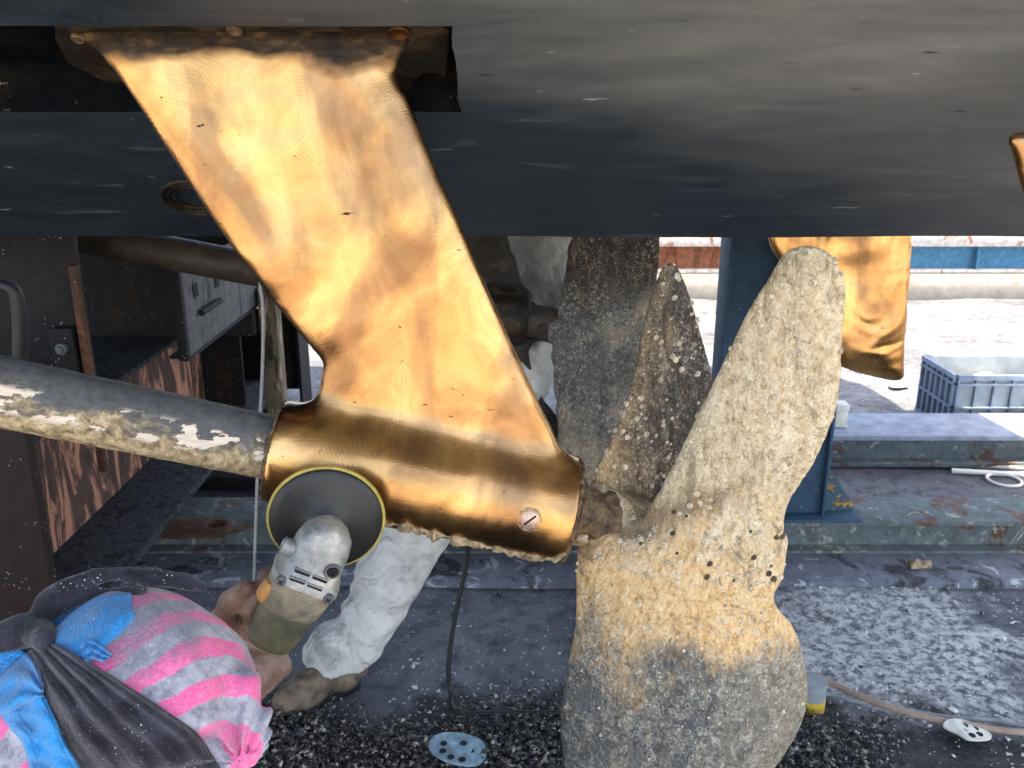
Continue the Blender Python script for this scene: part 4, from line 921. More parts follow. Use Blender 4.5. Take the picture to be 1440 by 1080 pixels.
f = Fld((min(p.x for p in al) - .03, 1.12, min(p.z for p in al) - .03), (max(p.x for p in al) + .03, 1.70, max(p.z for p in al) + .03), .0045)
yu = f.sheet(U3, .018, deg=2, edge=.0034, reach=.12, extra=[P(1075, 560, 1.235), P(1075, 560, 1.235), P(1010, 690, 1.27), P(1120, 450, 1.19)])
yl = f.sheet(W3, .018, k=.020, deg=2, edge=.0034, reach=.13, extra=[P(960, 960, 1.215), P(960, 960, 1.215), P(950, 1060, 1.20)])
yb_ = f.sheet(K3, .013, k=.004, deg=2, edge=.0042, reach=.09)
f.cyl(h0, h1, lambda t: .060 - .018 * t, .012, k=.015)
f.cyl(P(836, 778, 1.365), P(1080, 790, 1.35), lambda t: .054 - .010 * t, .03, k=.035)
f.wobble(.0006, 50, 8, 7); f.wobble(.0004, 230, 9, 8)
V, Q, N = f.mesh(1)
c = V[Q].mean(1); du = np.abs(c[:, 1] - yu(c[:, 0], c[:, 2])); db = np.abs(c[:, 1] - yb_(c[:, 0], c[:, 2])); dl = np.abs(c[:, 1] - yl(c[:, 0], c[:, 2]))
zs = P(960, 800, 1.3).z; ha = np.array(h1 - h0); ht = ((c - np.array(h0)) @ ha) / (ha @ ha); hd = np.linalg.norm(c - np.array(h0) - ht[:, None] * ha, axis=1)
low = (c[:, 2] < zs); front = np.where(low, dl, du)
isb = (db < front) & (c[:, 2] > zs - .01); ish = (hd < .072) & (front > .026) & (db > .022)
prop = None
v, q, n = sub(V, Q, N, ish); prop = mk('propeller', v, q, 'g_back', boat, normals=n)
parts = {}
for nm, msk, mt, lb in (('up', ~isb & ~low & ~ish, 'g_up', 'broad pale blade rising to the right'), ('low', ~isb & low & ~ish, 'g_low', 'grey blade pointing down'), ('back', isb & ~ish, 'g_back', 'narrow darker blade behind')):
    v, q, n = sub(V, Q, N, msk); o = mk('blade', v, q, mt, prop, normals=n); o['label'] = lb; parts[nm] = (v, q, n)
def barnacles(name, src, cnt, seed, par, rng=(.003, .0065), cond=None, mat='shell'):
    v, q, n = src; rs = np.random.RandomState(seed); Vs = []; Fs = []; k = 0; tries = 0
    while k < cnt and tries < cnt * 40:
        tries += 1; qi = q[rs.randint(len(q))]; p = Vector(v[qi].mean(0)); nr = Vector(n[qi].mean(0)).normalized()
        if nr.dot(Vector((0, 0, H)) - p) < 0 or (cond and not cond(p, rs)): continue
        r = rs.uniform(*rng); hgt = r * rs.uniform(.35, .8); u = nr.orthogonal().normalized(); w_ = nr.cross(u); m = 9; st = rs.uniform(.7, 1.)
        for (tt, rr) in ((-.001, 1.), (hgt, .72), (hgt, .45), (hgt * .2, .30)):
            for i in range(m):
                th = 2 * math.pi * i / m; Vs.append(p + nr * tt + (u * math.cos(th) + w_ * math.sin(th) * st) * r * rr * (1 + .18 * (rs.rand() - .5)))
        b0 = k * 4 * m
        for ring in range(3):
            for i in range(m): Fs.append((b0 + ring * m + i, b0 + ring * m + (i + 1) % m, b0 + (ring + 1) * m + (i + 1) % m, b0 + (ring + 1) * m + i))
        Fs.append(tuple(b0 + 3 * m + i for i in range(m))); k += 1
    tag(mk(name, Vs, Fs, mat, par), kind='stuff')
barnacles('barnacles', parts['up'], 150, 1, prop, (.002, .0062))
barnacles('barnacles', parts['low'], 90, 2, prop, (.002, .0042), lambda p, rs: rs.rand() < (1.0 if p.z > LOW0 - .03 else .30))
barnacles('barnacles', parts['back'], 95, 3, prop, (.0025, .007))
barnacles('barnacles', parts['up'], 26, 11, prop, (.003, .007), lambda p, rs: p.z < UP0 + .04, 'crust2')

# ---- near rudder edge at the right of the picture
rd = [(1419, 193, 1.30), (1450, 184, 1.30), (1640, 170, 1.30), (1640, 700, 1.30), (1560, 640, 1.30), (1485, 440, 1.30), (1448, 300, 1.30), (1436, 262, 1.30), (1424, 215, 1.30)]
R3 = [P(*q) for q in rd]; f = Fld((min(p.x for p in R3) - .02, 1.26, min(p.z for p in R3) - .02), (max(p.x for p in R3) + .02, 1.34, max(p.z for p in R3) + .02), .006)
f.sheet(R3, .020, deg=1, edge=.005, reach=.1); V, Q, N = f.mesh(2); rdm = mk('rudder', V, Q, 'bronze2', boat)
c = (P(1560, 180, 1.3)); Geo().tube([c, Vector((c.x, c.y, hullz(c.y) + .05))], .022, 20).obj('rudder_stock', 'bronze2', rdm, smooth=True)
rdm['label'] = 'near golden rudder at the right edge'

# ---- far side: shaft, strut, propeller, rudder
YF = 2.62
a = P(-300, 255, YF + .02); b_ = P(760, 452, YF); b2_ = P(806, 462, YF)
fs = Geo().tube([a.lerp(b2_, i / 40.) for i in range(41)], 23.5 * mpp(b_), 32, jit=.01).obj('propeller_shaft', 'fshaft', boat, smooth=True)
fa = P(545, 412, YF); fb = P(742, 449, YF)
stf = [(430, 120, YF), (640, 120, YF), (690, 300, YF), (738, 440, YF), (560, 410, YF), (545, 390, YF), (470, 230, YF)]
T3 = [P(*q) for q in stf]; f = Fld((min(p.x for p in T3) - .05, YF - .12, fb.z - .12), (fb.x + .05, YF + .12, hullz(KY * 2 - YF) + .02), .010)
f.sheet(T3, .024, deg=1, edge=.006, reach=.1); f.cyl(fa, fb, .085, .012, k=.03); f.f[:, :, -1] = 1
V, Q, N = f.mesh(2); mk('shaft_strut', V, Q, 'fouled', boat)
Cb = [(782, 440, 2.60), (792, 385, 2.60), (808, 325, 2.58), (850, 270, 2.56), (900, 265, 2.55), (924, 310, 2.55), (925, 385, 2.54), (908, 470, 2.53), (885, 560, 2.52), (862, 625, 2.51), (835, 682, 2.50), (806, 700, 2.52), (788, 640, 2.53), (780, 560, 2.56), (777, 490, 2.58)]
Db = [(660, 250, 2.64), (690, 250, 2.64), (717, 345, 2.64), (737, 398, 2.64), (760, 445, 2.64), (756, 470, 2.64), (743, 494, 2.64), (750, 525, 2.63), (764, 560, 2.62), (790, 600, 2.61), (800, 660, 2.60), (778, 690, 2.6), (735, 600, 2.61), (700, 520, 2.62), (672, 400, 2.63)]
C3 = [P(*q) for q in Cb]; D3 = [P(*q) for q in Db]; al = C3 + D3
f = Fld((min(p.x for p in al) - .03, 2.38, min(p.z for p in al) - .03), (max(p.x for p in al) + .03, 2.76, max(p.z for p in al) + .03), .007)
f.sheet(D3, .016, deg=1, edge=.006); f.cyl(P(752, 455, 2.62), P(815, 468, 2.62), .05, .012, k=.02); yc_ = f.sheet(C3, .018, k=.015, deg=1, edge=.006)
f.wobble(.003, 90, 8, 7); V, Q, N = f.mesh(1)
c = V[Q].mean(1); isC = np.abs(c[:, 1] - yc_(c[:, 0], c[:, 2])) < .04; isC &= c[:, 0] > P(777, 500, 2.55).x - .01
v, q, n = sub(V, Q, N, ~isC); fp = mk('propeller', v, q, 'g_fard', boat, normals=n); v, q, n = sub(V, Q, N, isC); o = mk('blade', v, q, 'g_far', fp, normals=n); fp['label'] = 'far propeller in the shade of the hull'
Fr = [(1072, 180, 2.45), (1290, 180, 2.45), (1282, 330, 2.45), (1277, 420, 2.45), (1271, 500, 2.45), (1267, 533, 2.45), (1230, 530, 2.45), (1190, 518, 2.45), (1158, 497, 2.45), (1126, 430, 2.45), (1096, 372, 2.45), (1080, 330, 2.45)]
R3 = [P(*q) for q in Fr]; f = Fld((min(p.x for p in R3) - .02, 2.38, min(p.z for p in R3) - .02), (max(p.x for p in R3) + .02, 2.52, hullz(KY * 2 - 2.45) + .05), .007)
f.sheet(R3, .022, deg=1, edge=.005, reach=.1); f.wobble(.0022, 34, 7, 5); V, Q, N = f.mesh(2); r2 = mk('rudder', V, Q, 'bronze3', boat); r2['label'] = 'far bronze rudder with wavy sanding marks'
c = P(1180, 200, 2.45); Geo().tube([c, Vector((c.x, c.y, hullz(KY * 2 - 2.45) + .1))], .025, 20).obj('rudder_stock', 'bronze2', r2, smooth=True)

# ================================================================== PERSON IN WHITE (behind, stooping on the far side)
def person_back():
    ft = G(452, 985); root = empty('person', (ft.x + .1, ft.y + .3, 0), 'person in white coveralls and muddy shoes stooping behind the bronze strut', 'person')
    an = P(493, 918, 2.08); kn = P(606, 700, 2.20); hip = P(770, 452, 3.0)
    an2 = P(856, 868, 2.45); kn2 = P(876, 690, 2.56); hip2 = P(840, 440, 3.05)
    pel = (hip + hip2) / 2; ch_ = P(765, 275, 2.98); nk = P(735, 215, 2.90); hd = P(715, 175, 2.80)
    f = Fld((-.62, 1.90, .075), (.62, 3.35, 1.60), .0088)
    f.chain([an + Vector((-.005, 0, -.03)), an, kn, hip], [.080, .082, .102, .12], .03)
    f.cone(an + Vector((-.030, 0, .015)), an + Vector((.015, 0, -.03)), .086, .088, .02); f.cone(an + Vector((-.045, -.02, .04)), an + Vector((-.045, -.01, -.01)), .060, .066, .012); f.cone(an + Vector((.03, -.01, -.06)), an + Vector((-.0, -.01, -.075)), .072, .068, .01)
    f.chain([an2 + Vector((0, 0, -.06)), an2, kn2, hip2], [.075, .072, .088, .115], .03)
    f.cone(hip, hip2, .135, .135, .05); f.cone(pel, ch_, .155, .175, .06); f.cone(ch_, nk, .12, .07, .05)
    shl = ch_ + Vector((-.17, 0, .06)); shr = ch_ + Vector((.17, .02, .06))
    el = P(640, 300, 2.85); wr = P(590, 330, 2.75); el2 = P(860, 330, 2.95); wr2 = P(835, 400, 2.85)
    f.chain([shl, el, wr], [.07, .055, .045], .03); f.chain([shr, el2, wr2], [.07, .055, .045], .03)
    f.cone(an + Vector((-.055, -.02, .0)), an + Vector((.0, -.01, -.055)), .074, .078, .02); f.cone(an + Vector((-.02, -.03, -.01)), an + Vector((.02, -.02, -.04)), .075, .075, .02)
    f.crease(.010, 24, [(1, .2, .55)], 3); f.crease(.008, 37, [(-.8, .1, 1)], 5); f.crease(.0035, 70, [(.2, .3, 1)], 6)
    f.wobble(.006, 30, 7, 2)
    f.f[0] = f.f[-1] = 1; f.f[:, 0] = 1; f.f[:, -1] = 1; f.f[:, :, 0] = 1; f.f[:, :, -1] = 1
    V, Q, N = f.mesh(2); mk('coverall', V, Q, 'white', root)
    # body: head with face, neck, hands, ankles
    f = Fld((-.62, 1.75, .02), (.45, 3.3, 1.66), .010)
    f.chain([an + Vector((0, 0, -.09)), an, kn, hip, pel, ch_, nk], [.042, .045, .055, .075, .11, .13, .055], .03); f.chain([an2 + Vector((0, 0, -.1)), an2, kn2, hip2, pel], [.042, .045, .055, .075, .1], .03)
    f.chain([ch_, shl, el, wr, wr + Vector((-.05, -.02, -.01))], [.07, .045, .036, .026, .03], .02); f.chain([ch_, shr, el2, wr2, wr2 + Vector((-.04, -.03, -.02))], [.07, .045, .036, .026, .03], .02)
    f.cone(nk, hd, .055, .06, .03); f.cone(hd + Vector((0, .01, .0)), hd + Vector((0, -.02, -.05)), .085, .06, .03)
    f.cone(hd + Vector((0, -.095, -.01)), hd + Vector((0, -.10, -.03)), .010, .014, .012)
    V, Q, N = f.mesh(1); mk('body', V, Q, 'skin', root)
    # shoes
    def shoe(heel, toe, nm):
        u = (toe - heel).normalized(); f = Fld(Vector((min(heel.x, toe.x) - .08, min(heel.y, toe.y) - .09, .0)), Vector((max(heel.x, toe.x) + .09, max(heel.y, toe.y) + .09, .16)), .006)
        f.cone(heel + Vector((0, 0, .035)), toe + Vector((0, 0, .03)), .040, .036, .0); m_ = heel.lerp(toe, .75); f.cone(m_ + Vector((0, 0, .028)), m_ + u * .02 + Vector((0, 0, .026)), .048, .046, .02)
        f.cone(heel + Vector((0, 0, .04)), heel + Vector((0, 0, .09)), .042, .036, .02); f.cone(heel.lerp(toe, .15) + Vector((0, 0, .085)), heel.lerp(toe, .55) + Vector((0, 0, .050)), .036, .034, .02)
        f.wobble(.0022, 90, 8, 3); f.f[:, :, 0] = 1; f.f[:, :, -1] = 1
        V, Q, N = f.mesh(1); o = mk('shoe', V, Q, 'boot', root)
        for k in range(4):
            b0_ = heel.lerp(toe, .34 + .09 * k) + Vector((0, 0, .088 - .011 * k)); wv_ = u.cross(Vector((0, 0, 1))); Geo().tube([b0_ - wv_ * .026 + Vector((0, 0, -.012)), b0_ + Vector((0, 0, .004)), b0_ + wv_ * .026 + Vector((0, 0, -.012)) + u * .008], .0028, 6).obj('lace', 'hole', o, smooth=True)
        Geo().tube([heel + Vector((0, 0, .075)) + u * .008, heel + Vector((0, 0, .098)) + u * .006], [.041, .039], 20).obj('ankle_collar', 'shirt', o, smooth=True)
        s1 = [heel + u * -.045, heel.lerp(toe, .5), toe + u * .04]; g = Geo(); w_ = u.cross(Vector((0, 0, 1)))
        pr = [heel - u * .036 - w_ * .02, heel - w_ * .034, heel.lerp(toe, .5) - w_ * .033, toe - w_ * .044, toe + u * .035 - w_ * .02, toe + u * .035 + w_ * .02, toe + w_ * .044, heel.lerp(toe, .5) + w_ * .033, heel + w_ * .034, heel - u * .036 + w_ * .02]
        g.prism([Vector((q.x, q.y, .002)) for q in spline(pr, 4, True)], (0, 0, .018)); g.obj('sole', 'hole', o, bevel=.002)
    shoe(Vector((G(486, 968).x, G(486, 968).y, .01)), Vector((G(405, 1003).x, G(405, 1003).y, .01)), 'a')
    h2_ = Vector((an2.x, an2.y, .01)); shoe(h2_, h2_ + Vector((-.02, -.19, 0)), 'b')
person_back()

# ================================================================== GRINDER
DC = P(459, 729, 1.215); dv = ray(459, 729).normalized(); CU = Vector((0, SP, CP)); CR = Vector((1, 0, 0))
n3 = (-dv * .87 - CU * .47 - CR * .06).normalized()
e1 = (-CR * .44 - CU * .90); e1 = (e1 - n3 * e1.dot(n3)).normalized(); e2 = e1.cross(n3) 
if e2.x < 0: e2 = -e2
gm = mpp(DC); RD = 82 * gm
GM = Matrix(((e2.x, e1.x, n3.x, DC.x), (e2.y, e1.y, n3.y, DC.y), (e2.z, e1.z, n3.z, DC.z), (0, 0, 0, 1)))
def gp(x, s, hgt): return GM @ Vector((x, s, hgt))
grinder = empty('angle_grinder', DC, 'scuffed grey angle grinder with black pad and yellow disc pressed on the bronze', 'power tool')
Geo().lathe(DC, n3, [(-.0035, RD), (.0, RD * 1.003), (.0012, RD * .995), (.0018, RD * .90)], 96).obj('sanding_disc', 'yellow', grinder, smooth=True)
prof = [(.0022, RD * .90), (.0022, RD * .957), (.0042, RD * .955), (.007, RD * .93), (.011, RD * .80), (.015, RD * .62), (.020, RD * .46), (.025, RD * .33), (.031, RD * .25), (.034, RD * .22), (.036, RD * .05)]
bp = Geo().lathe(DC, n3, prof, 96).obj('backing_pad', 'pad', grinder, smooth=True)
Geo().lathe(DC + n3 * .036, n3, [(0, .014), (.018, .014)], 24).obj('spindle', 'greysteel', grinder, smooth=True)
def loft(name, secs, mat, par=grinder, n=40, bev=False):
    """secs: (s, half width, height low, height high, squareness)"""
    V = []; Fc = []
    for (s, w_, z0, z1, e, xo) in secs:
        for k in range(n):
            th = 2 * math.pi * k / n; c_, s_ = math.cos(th), math.sin(th)
            x = math.copysign(abs(c_) ** (2 / e), c_) * w_ + xo; z = (z0 + z1) / 2 + math.copysign(abs(s_) ** (2 / e), s_) * (z1 - z0) / 2
            V.append(gp(x, s, z))
    for i in range(len(secs) - 1):
        for k in range(n): Fc.append((i * n + k, i * n + (k + 1) % n, (i + 1) * n + (k + 1) % n, (i + 1) * n + k))
    Fc.append(tuple(range(n - 1, -1, -1))); Fc.append(tuple((len(secs) - 1) * n + k for k in range(n)))
    g = Geo(); g.add(V, Fc); return g.obj(name, mat, par, smooth=True)
Z0 = .044
gh = loft('gear_head', [(-.036, .004, Z0 + .006, Z0 + .03, 2, 0), (-.035, .014, Z0 + .002, Z0 + .038, 2.2, 0), (-.030, .025, Z0, Z0 + .046, 2.4, 0), (-.018, .036, Z0, Z0 + .054, 2.6, 0), (0, .0405, Z0, Z0 + .058, 2.8, 0),
     (.020, .0415, Z0, Z0 + .061, 3, 0), (.034, .0425, Z0 - .002, Z0 + .066, 3.2, 0), (.044, .045, Z0 - .004, Z0 + .071, 3.6, 0), (.047, .0495, Z0 - .008, Z0 + .074, 4, 0), (.056, .0505, Z0 - .009, Z0 + .0755, 4, 0), (.0575, .048, Z0 - .007, Z0 + .0735, 4, 0), (.058, .03, Z0, Z0 + .05, 3, 0)], 'alloy')
loft('motor_housing', [(.0585, .047, Z0 - .006, Z0 + .0725, 3.2, 0), (.063, .0485, Z0 - .008, Z0 + .074, 3, 0), (.085, .0475, Z0 - .008, Z0 + .074, 2.7, 0), (.104, .046, Z0 - .007, Z0 + .072, 2.5, 0), (.109, .0445, Z0 - .006, Z0 + .070, 2.5, 0)], 'housing')
loft('handle_sleeve', [(.1095, .0415, Z0 - .003, Z0 + .068, 2.4, 0), (.113, .042, Z0 - .003, Z0 + .068, 2.4, 0), (.140, .040, Z0 - .001, Z0 + .065, 2.4, 0), (.170, .037, Z0 + .002, Z0 + .061, 2.4, 0), (.182, .034, Z0 + .005, Z0 + .057, 2.3, 0), (.187, .026, Z0 + .012, Z0 + .050, 2.2, 0)], 'sleeve')
zt_ = Z0 + .0755
for x in (-.036, .036):
    c = gp(x, .0515, zt_ - .002); Geo().lathe(c, n3, [(-.004, .0075), (.0015, .0075), (.003, .006)], 20).obj('screw', 'greysteel', gh, smooth=True)
    for q in (0, 1):
        a_ = .0045; M_ = GM @ Matrix.Translation((x, .0515, zt_ + .0013)) @ Matrix.Rotation(q * math.pi / 2 + .6, 4, 'Z'); Geo().box((-a_, -.0008, 0), (a_, .0008, .0004 + .0001 * q), M_).obj('screw_slot', 'hole', gh)
for (x, s_) in ((-.017, .0325), (.009, .0325), (-.019, .0445), (.007, .0445)):
    zz = {.0325: .0662, .0445: .0718}[s_]
    M_ = GM @ Matrix.Translation((x + .004, s_, Z0 + zz - .002)) @ Matrix.Rotation(-.02, 4, 'Z')
    Geo().box((-.0115, -.0028, -.003), (.0115, .0028, .0024), M_).obj('vent', 'hole', gh, bevel=.0022, seg=3)
    Geo().box((-.0120, -.0046, -.003), (.0120, -.0029, .0032), M_).obj('vent_rib', 'alloy', gh, bevel=.0008)
c = gp(.024, .017, Z0 + .058); Geo().lathe(c, (n3 + e2 * .25).normalized(), [(-.008, .0125), (.002, .0125), (.0035, .0115), (.0035, .0095), (.0005, .009)], 28).obj('lock_button_collar', 'greysteel', gh, smooth=True)
Geo().lathe(c, (n3 + e2 * .25).normalized(), [(0, .0078), (.0045, .0078), (.0058, .006), (.0058, .0025), (.004, .002)], 24).obj('lock_button', 'hole', gh, smooth=True)
c = gp(-.046, .018, Z0 + .04); Geo().lathe(c, -e2, [(-.01, .013), (.006, .013), (.008, .010), (.003, .006)], 24).obj('handle_socket', 'alloy', gh, smooth=True)
loft('switch', [(.072, .006, Z0 + .048, Z0 + .060, 2, -.044), (.078, .009, Z0 + .036, Z0 + .064, 2.2, -.045), (.098, .010, Z0 + .034, Z0 + .062, 2.4, -.045), (.108, .006, Z0 + .040, Z0 + .055, 2, -.043)], 'orange')

# ================================================================== WORKER IN FRONT
HS = P(212, 972, .88); RS = .108
HBVH = [None]
def headpt(px, py, off=0.):
    if HBVH[0] is not None:
        o = Vector((0, 0, H)); d = ray(px, py).normalized(); h_, n_, i_, t_ = HBVH[0].ray_cast(o, d)
        if h_ is None:
            q = o + d * ((HS - o).dot(d)); h_, n_, i_, t_ = HBVH[0].find_nearest(q); h_ = o + d * ((h_ - o).dot(d))
            return h_ - d * off * .3
        n_ = (n_ * .35 - d * .65).normalized(); return h_ - d * off
    d = ray(px, py).normalized(); o = Vector((0, 0, H)) - HS; r = RS + off
    b_ = o.dot(d); c_ = o.dot(o) - r * r; D = b_ * b_ - c_
    t = -b_ - math.sqrt(D) if D > 0 else -b_
    return Vector((0, 0, H)) + d * t
def worker():
    root = empty('person', (-.38, .62, 0), 'person with pink striped head cloth and dark scarf crouching and gripping the grinder', 'person')
    def keep(f, z0=True):
        f.f[0] = f.f[-1] = 1; f.f[:, 0] = f.f[:, -1] = 1; f.f[:, :, 0] = f.f[:, :, -1] = 1
    # body: head, neck, torso, arms (one surface)
    neck = Vector((HS.x - .07, .74, HS.z - .15)); chest = Vector((-.45, .58, .50)); pel = Vector((-.48, .38, .26))
    shr = Vector((-.28, .66, .58)); elr = P(215, 1165, 1.03); wr = P(352, 952, 1.165)
    shl = Vector((-.66, .62, .58)); ell = Vector((-.66, .86, .36)); wl = Vector((-.45, 1.02, .34))
    f = Fld((-.86, .12, .01), (-.10, 1.28, 1.0), .0088)
    f.cone(HS + Vector((-.01, .0, .0)), HS + Vector((.0, .03, -.03)), .085, .075, .03); f.cone(HS + Vector((.02, .09, -.05)), HS + Vector((.02, .10, -.07)), .012, .014, .015)
    f.chain([HS + Vector((-.02, -.03, -.04)), neck, chest, pel], [.06, .055, .13, .13], .04)
    f.chain([chest, shr, elr, wr], [.09, .060, .044, .029], .03); f.chain([chest, shl, ell, wl, wl + Vector((.09, .02, -.01))], [.09, .06, .042, .028, .034], .03)
    knr = Vector((-.34, .86, .42)); f.chain([pel, knr, Vector((-.36, .62, .06))], [.10, .065, .042], .03); knl = Vector((-.66, .80, .20)); f.chain([pel, knl, Vector((-.62, .46, .06))], [.10, .065, .042], .03)
    keep(f); V, Q, N = f.mesh(1); mk('body', V, Q, 'skin', root)
    # gripping hand with wrist (fine)
    f = Fld(P(430, 1010, 1.08) + Vector((-.22, -.02, -.02)), P(440, 790, 1.34) + Vector((.02, .04, .15)), .0026)
    f.chain([elr.lerp(wr, .55), wr], [.037, .028], .0)
    pk = P(372, 912, 1.235)
    f.cone(wr, pk, .030, .031, .03); f.cone(P(340, 912, 1.21), P(380, 925, 1.24), .026, .028, .02); f.cone(P(333, 890, 1.215), P(370, 893, 1.26), .022, .026, .02)
    f.cone(P(392, 938, 1.205), P(372, 950, 1.19), .020, .024, .02)
    # thumb leaves the side of the palm and lies along the sleeve
    th = [P(332, 896, 1.205), P(313, 872, 1.180), P(325, 845, 1.155), P(346, 827, 1.140)]
    f.chain(th, [.026, .0185, .0160, .0120], .010)
    f.cone(P(322, 876, 1.19), P(352, 872, 1.235), .016, .02, .015)
    # four fingers curl behind and round the housing
    for i, (s_, L_) in enumerate(((.092, 1.), (.112, 1.07), (.132, 1.0), (.150, .84))):
        q = [gp(-.045, s_ + .006, Z0 + .008), gp(-.022, s_, Z0 - .020), gp(.010 * L_, s_ - .002, Z0 - .024), gp(.034 * L_, s_ - .004, Z0 - .012)]
        f.cone(pk, q[0], .024, .014, .012); f.chain(q, [.0125, .0112, .0105, .0085], .003)
    f.wobble(.0006, 160, 6, 2); f.wobble(.0004, 330, 6, 3); keep(f)
    V, Q, N = f.mesh(1); o = mk('hand', V, Q, 'skin', root)
    c = th[3].lerp(th[2], .1); u_ = (th[3] - th[2]).normalized(); o_ = (Vector((0, 0, H)) - c).normalized() + Vector((-.5, 0, .4)); o_ = (o_ - u_ * o_.dot(u_)).normalized()
    Geo().tube([c + o_ * .0105 - u_ * .004, c + o_ * .0112 + u_ * .002, c + o_ * .0095 + u_ * .009], [.0050, .0062, .0045], 12, flat=.35).obj('thumbnail', 'nail', o, smooth=True)
    # shirt and trousers (outside the frame, for the view from the side)
    f = Fld((-.90, .10, .03), (-.12, 1.06, .76), .011)
    f.chain([neck + Vector((0, -.02, -.02)), chest, pel], [.06, .150, .150], .04); f.chain([chest, shr, shr.lerp(elr, .9)], [.10, .072, .056], .03); f.chain([chest, shl, ell, ell.lerp(wl, .5)], [.10, .07, .054, .045], .03)
    f.chain([pel, knr, Vector((-.36, .62, .10))], [.118, .08, .058], .03); f.chain([pel, knl, Vector((-.62, .46, .10))], [.118, .08, .058], .03); f.crease(.004, 40, [(1, .3, .5)], 2); keep(f)
    V, Q, N = f.mesh(2); mk('work_clothes', V, Q, 'shirt', root)
    for x, y in ((-.36, .66), (-.62, .50)):
        f = Fld((x - .07, y - .12, 0), (x + .07, y + .2, .12), .008); f.cone((x, y - .04, .04), (x, y + .12, .035), .04, .038); f.cone((x, y - .03, .04), (x, y - .03, .09), .04, .04, .02); f.f[:, :, -1] = 1; f.f[:, :, 0] = 1
        V, Q, N = f.mesh(1); mk('shoe', V, Q, 'boot', root)
    # ---- head cloth
    f = Fld(HS + Vector((-.26, -.17, -.20)), HS + Vector((.17, .15, .15)), .0034)
    a_ = P(188, 960, .88); b_ = P(232, 984, .875)
    f.cone(a_, b_, 124 * mpp(a_), 124 * mpp(b_)); f.cone(P(80, 1000, .85), a_, .07, .085, .05)
    f.cone(P(345, 968, .862), P(340, 1055, .835), .017, .021, .022); f.cone(P(362, 1000, .855), P(352, 1040, .845), .013, .014, .008); f.cone(P(300, 1075, .82), P(350, 1030, .84), .02, .02, .02)
    f.cone(P(-30, 1050, .80), P(40, 1085, .79), .035, .04, .02)
    kx = P(352, 1045, .84); rr = np.sqrt((f.x - kx.x) ** 2 + (f.z - kx.z) ** 2 + (f.y - kx.y) ** 2); an = np.arctan2(f.z - kx.z, f.x - kx.x)
    f.f = f.f + (.0048 * np.exp(-(rr / .065) ** 2) * np.sin(an * 11)).astype(np.float32) + (.0032 * np.sin(an * 10 + 2 + 9 * rr) * np.exp(-(rr / .13) ** 2)).astype(np.float32)
    f.wobble(.0016, 42, 6, 3); f.wobble(.0007, 120, 6, 4); keep(f)
    V, Q, N = f.mesh(2)
    mk_at('head_cloth', V, Q, 'stripe', root, HS)
    from mathutils.bvhtree import BVHTree
    HBVH[0] = BVHTree.FromPolygons([tuple(v) for v in V], [tuple(int(i) for i in q) for q in Q])
    # ---- black scarf: knot, rolled strands
    def strand(f, pts, k=.006):
        P3 = [headpt(x, y, o_) for x, y, r_, o_ in pts]; f.chain(spl3(P3), splr([r_ * mpp(P3[0]) for x, y, r_, o_ in pts]), k)
    def spl3(p): return spline(p, 4)
    def splr(r):
        q = spline([Vector((v, 0, 0)) for v in r], 4); return [v.x for v in q]
    f = Fld(HS + Vector((-.27, -.18, -.05)), HS + Vector((.10, .13, .165)), .0030)
    strand(f, [(-60, 915, 18, .012), (-10, 900, 20, .016), (30, 893, 22, .02)], .004)
    strand(f, [(18, 905, 14, .02), (48, 872, 15, .02), (70, 842, 15, .020), (104, 820, 13, .020), (160, 809, 11, .020), (225, 812, 13, .020), (262, 819, 12, .020), (286, 826, 6, .020)], .001)
    strand(f, [(40, 900, 12, .02), (66, 868, 11, .030), (100, 846, 10, .028), (150, 832, 9, .024), (200, 829, 6, .018)], .0008)
    strand(f, [(20, 880, 14, .026), (48, 884, 18, .03), (62, 905, 14, .022)], .006)
    f.wobble(.0014, 120, 8, 3); f.wobble(.0007, 300, 8, 6); keep(f)
    V, Q, N = f.mesh(1); mk('scarf_knot', V, Q, 'scarf', root)
    def ribbon(name, A_, B_, mat, off, folds, amp, th=.0035, nu=60, nt=14, seed=0, frng=1., fan=0):
        rs = np.random.RandomState(seed); pa = spline([Vector((x, y, 0)) for x, y in A_], nt); pb = spline([Vector((x, y, 0)) for x, y in B_], nt); n_ = min(len(pa), len(pb)); Vf = []; Vb = []
        ph = rs.uniform(0, 6, 4)
        for i in range(n_):
            tt = i / (n_ - 1)
            for j in range(nu + 1):
                u = j / nu; q = pa[i].lerp(pb[i], u)
                fo = math.sin(u * folds * 2 * math.pi + ph[0] + .9 * math.sin(tt * 4 + ph[1])); fo = math.copysign(abs(fo) ** .7, fo)
                ex = amp * fo * (.4 + .6 * min(1, tt * 3 if fan == 0 else 1)) + amp * .35 * math.sin(u * folds * 5.3 + tt * 7 + ph[2]) + .0015 * math.sin(tt * 23 + u * 9 + ph[3])
                edge_ = -.5 * th * (1 if 0 < j < nu else 0)
                rim_ = -.006 * (max(0, 1 - u * 14) + max(0, 1 - (1 - u) * 14))
                p = headpt(q.x, q.y, off + ex + rim_); Vf.append(p); Vb.append(p - (p - HS).normalized() * th)
        W_ = nu + 1; nV = n_ * W_; Fc = []
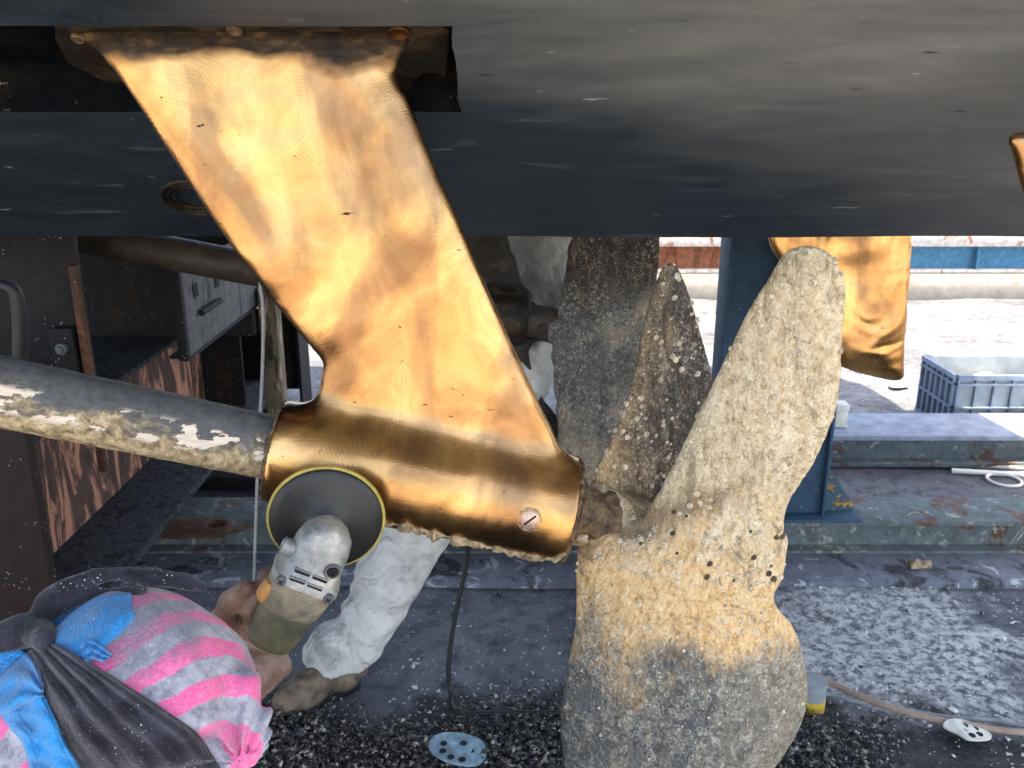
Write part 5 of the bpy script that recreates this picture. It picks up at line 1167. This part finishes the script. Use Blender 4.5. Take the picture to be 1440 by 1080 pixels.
        for i in range(n_ - 1):
            for j in range(nu):
                a, b, c, d = i * W_ + j, i * W_ + j + 1, (i + 1) * W_ + j + 1, (i + 1) * W_ + j
                Fc.append((a, b, c, d)); Fc.append((nV + d, nV + c, nV + b, nV + a))
            for j0 in (0, nu): a, b = i * W_ + j0, (i + 1) * W_ + j0; Fc.append((a, b, nV + b, nV + a) if j0 == 0 else (b, a, nV + a, nV + b))
        for j in range(nu):
            a, b = j, j + 1; Fc.append((b, a, nV + a, nV + b)); a, b = (n_ - 1) * W_ + j, (n_ - 1) * W_ + j + 1; Fc.append((a, b, nV + b, nV + a))
        g = Geo(); g.add(Vf + Vb, Fc); return g.obj(name, mat, root, smooth=True)
    ribbon('scarf_tail', [(52, 890), (90, 912), (122, 930), (160, 952), (194, 974), (238, 1003), (278, 1032), (303, 1068), (330, 1120), (350, 1170)],
           [(28, 905), (36, 919), (50, 950), (64, 980), (78, 1012), (92, 1044), (105, 1066), (117, 1088), (140, 1130), (150, 1180)], 'scarf', .016, 4.2, .0042, nu=90, seed=4)
    ribbon('blue_cloth', [(50, 886), (75, 862), (111, 843), (155, 834), (184, 833)], [(58, 900), (88, 918), (117, 930), (152, 905), (189, 868)], 'blue', .008, 1.2, .0022, seed=2, fan=1)
    ribbon('blue_cloth', [(110, 905), (125, 898), (140, 905), (156, 917)], [(118, 932), (130, 926), (140, 930), (150, 928)], 'blue', .012, 2.5, .003, seed=8, fan=1, nu=30)
    ribbon('blue_cloth', [(-50, 912), (-10, 912), (20, 912), (44, 926), (58, 962)], [(-60, 1040), (-20, 1012), (10, 1004), (34, 990), (56, 980)], 'blue', .022, 2.2, .0045, seed=5, fan=1)
    ribbon('blue_cloth', [(60, 974), (74, 1002), (88, 1034), (104, 1062), (122, 1092), (150, 1150)], [(0, 1004), (12, 1022), (30, 1044), (38, 1066), (42, 1090), (50, 1150)], 'blue', .012, 1.6, .004, seed=6, fan=1)
def mk_at(name, V, Q, mat, parent, origin):
    o = mk(name, V, Q, mat, parent); d = Vector(origin) - wloc(parent)
    o.data.transform(Matrix.Translation(-d)); o.location = d; return o
worker()
bp.data.transform(Matrix.Translation(Vector((0, 0, 0))))
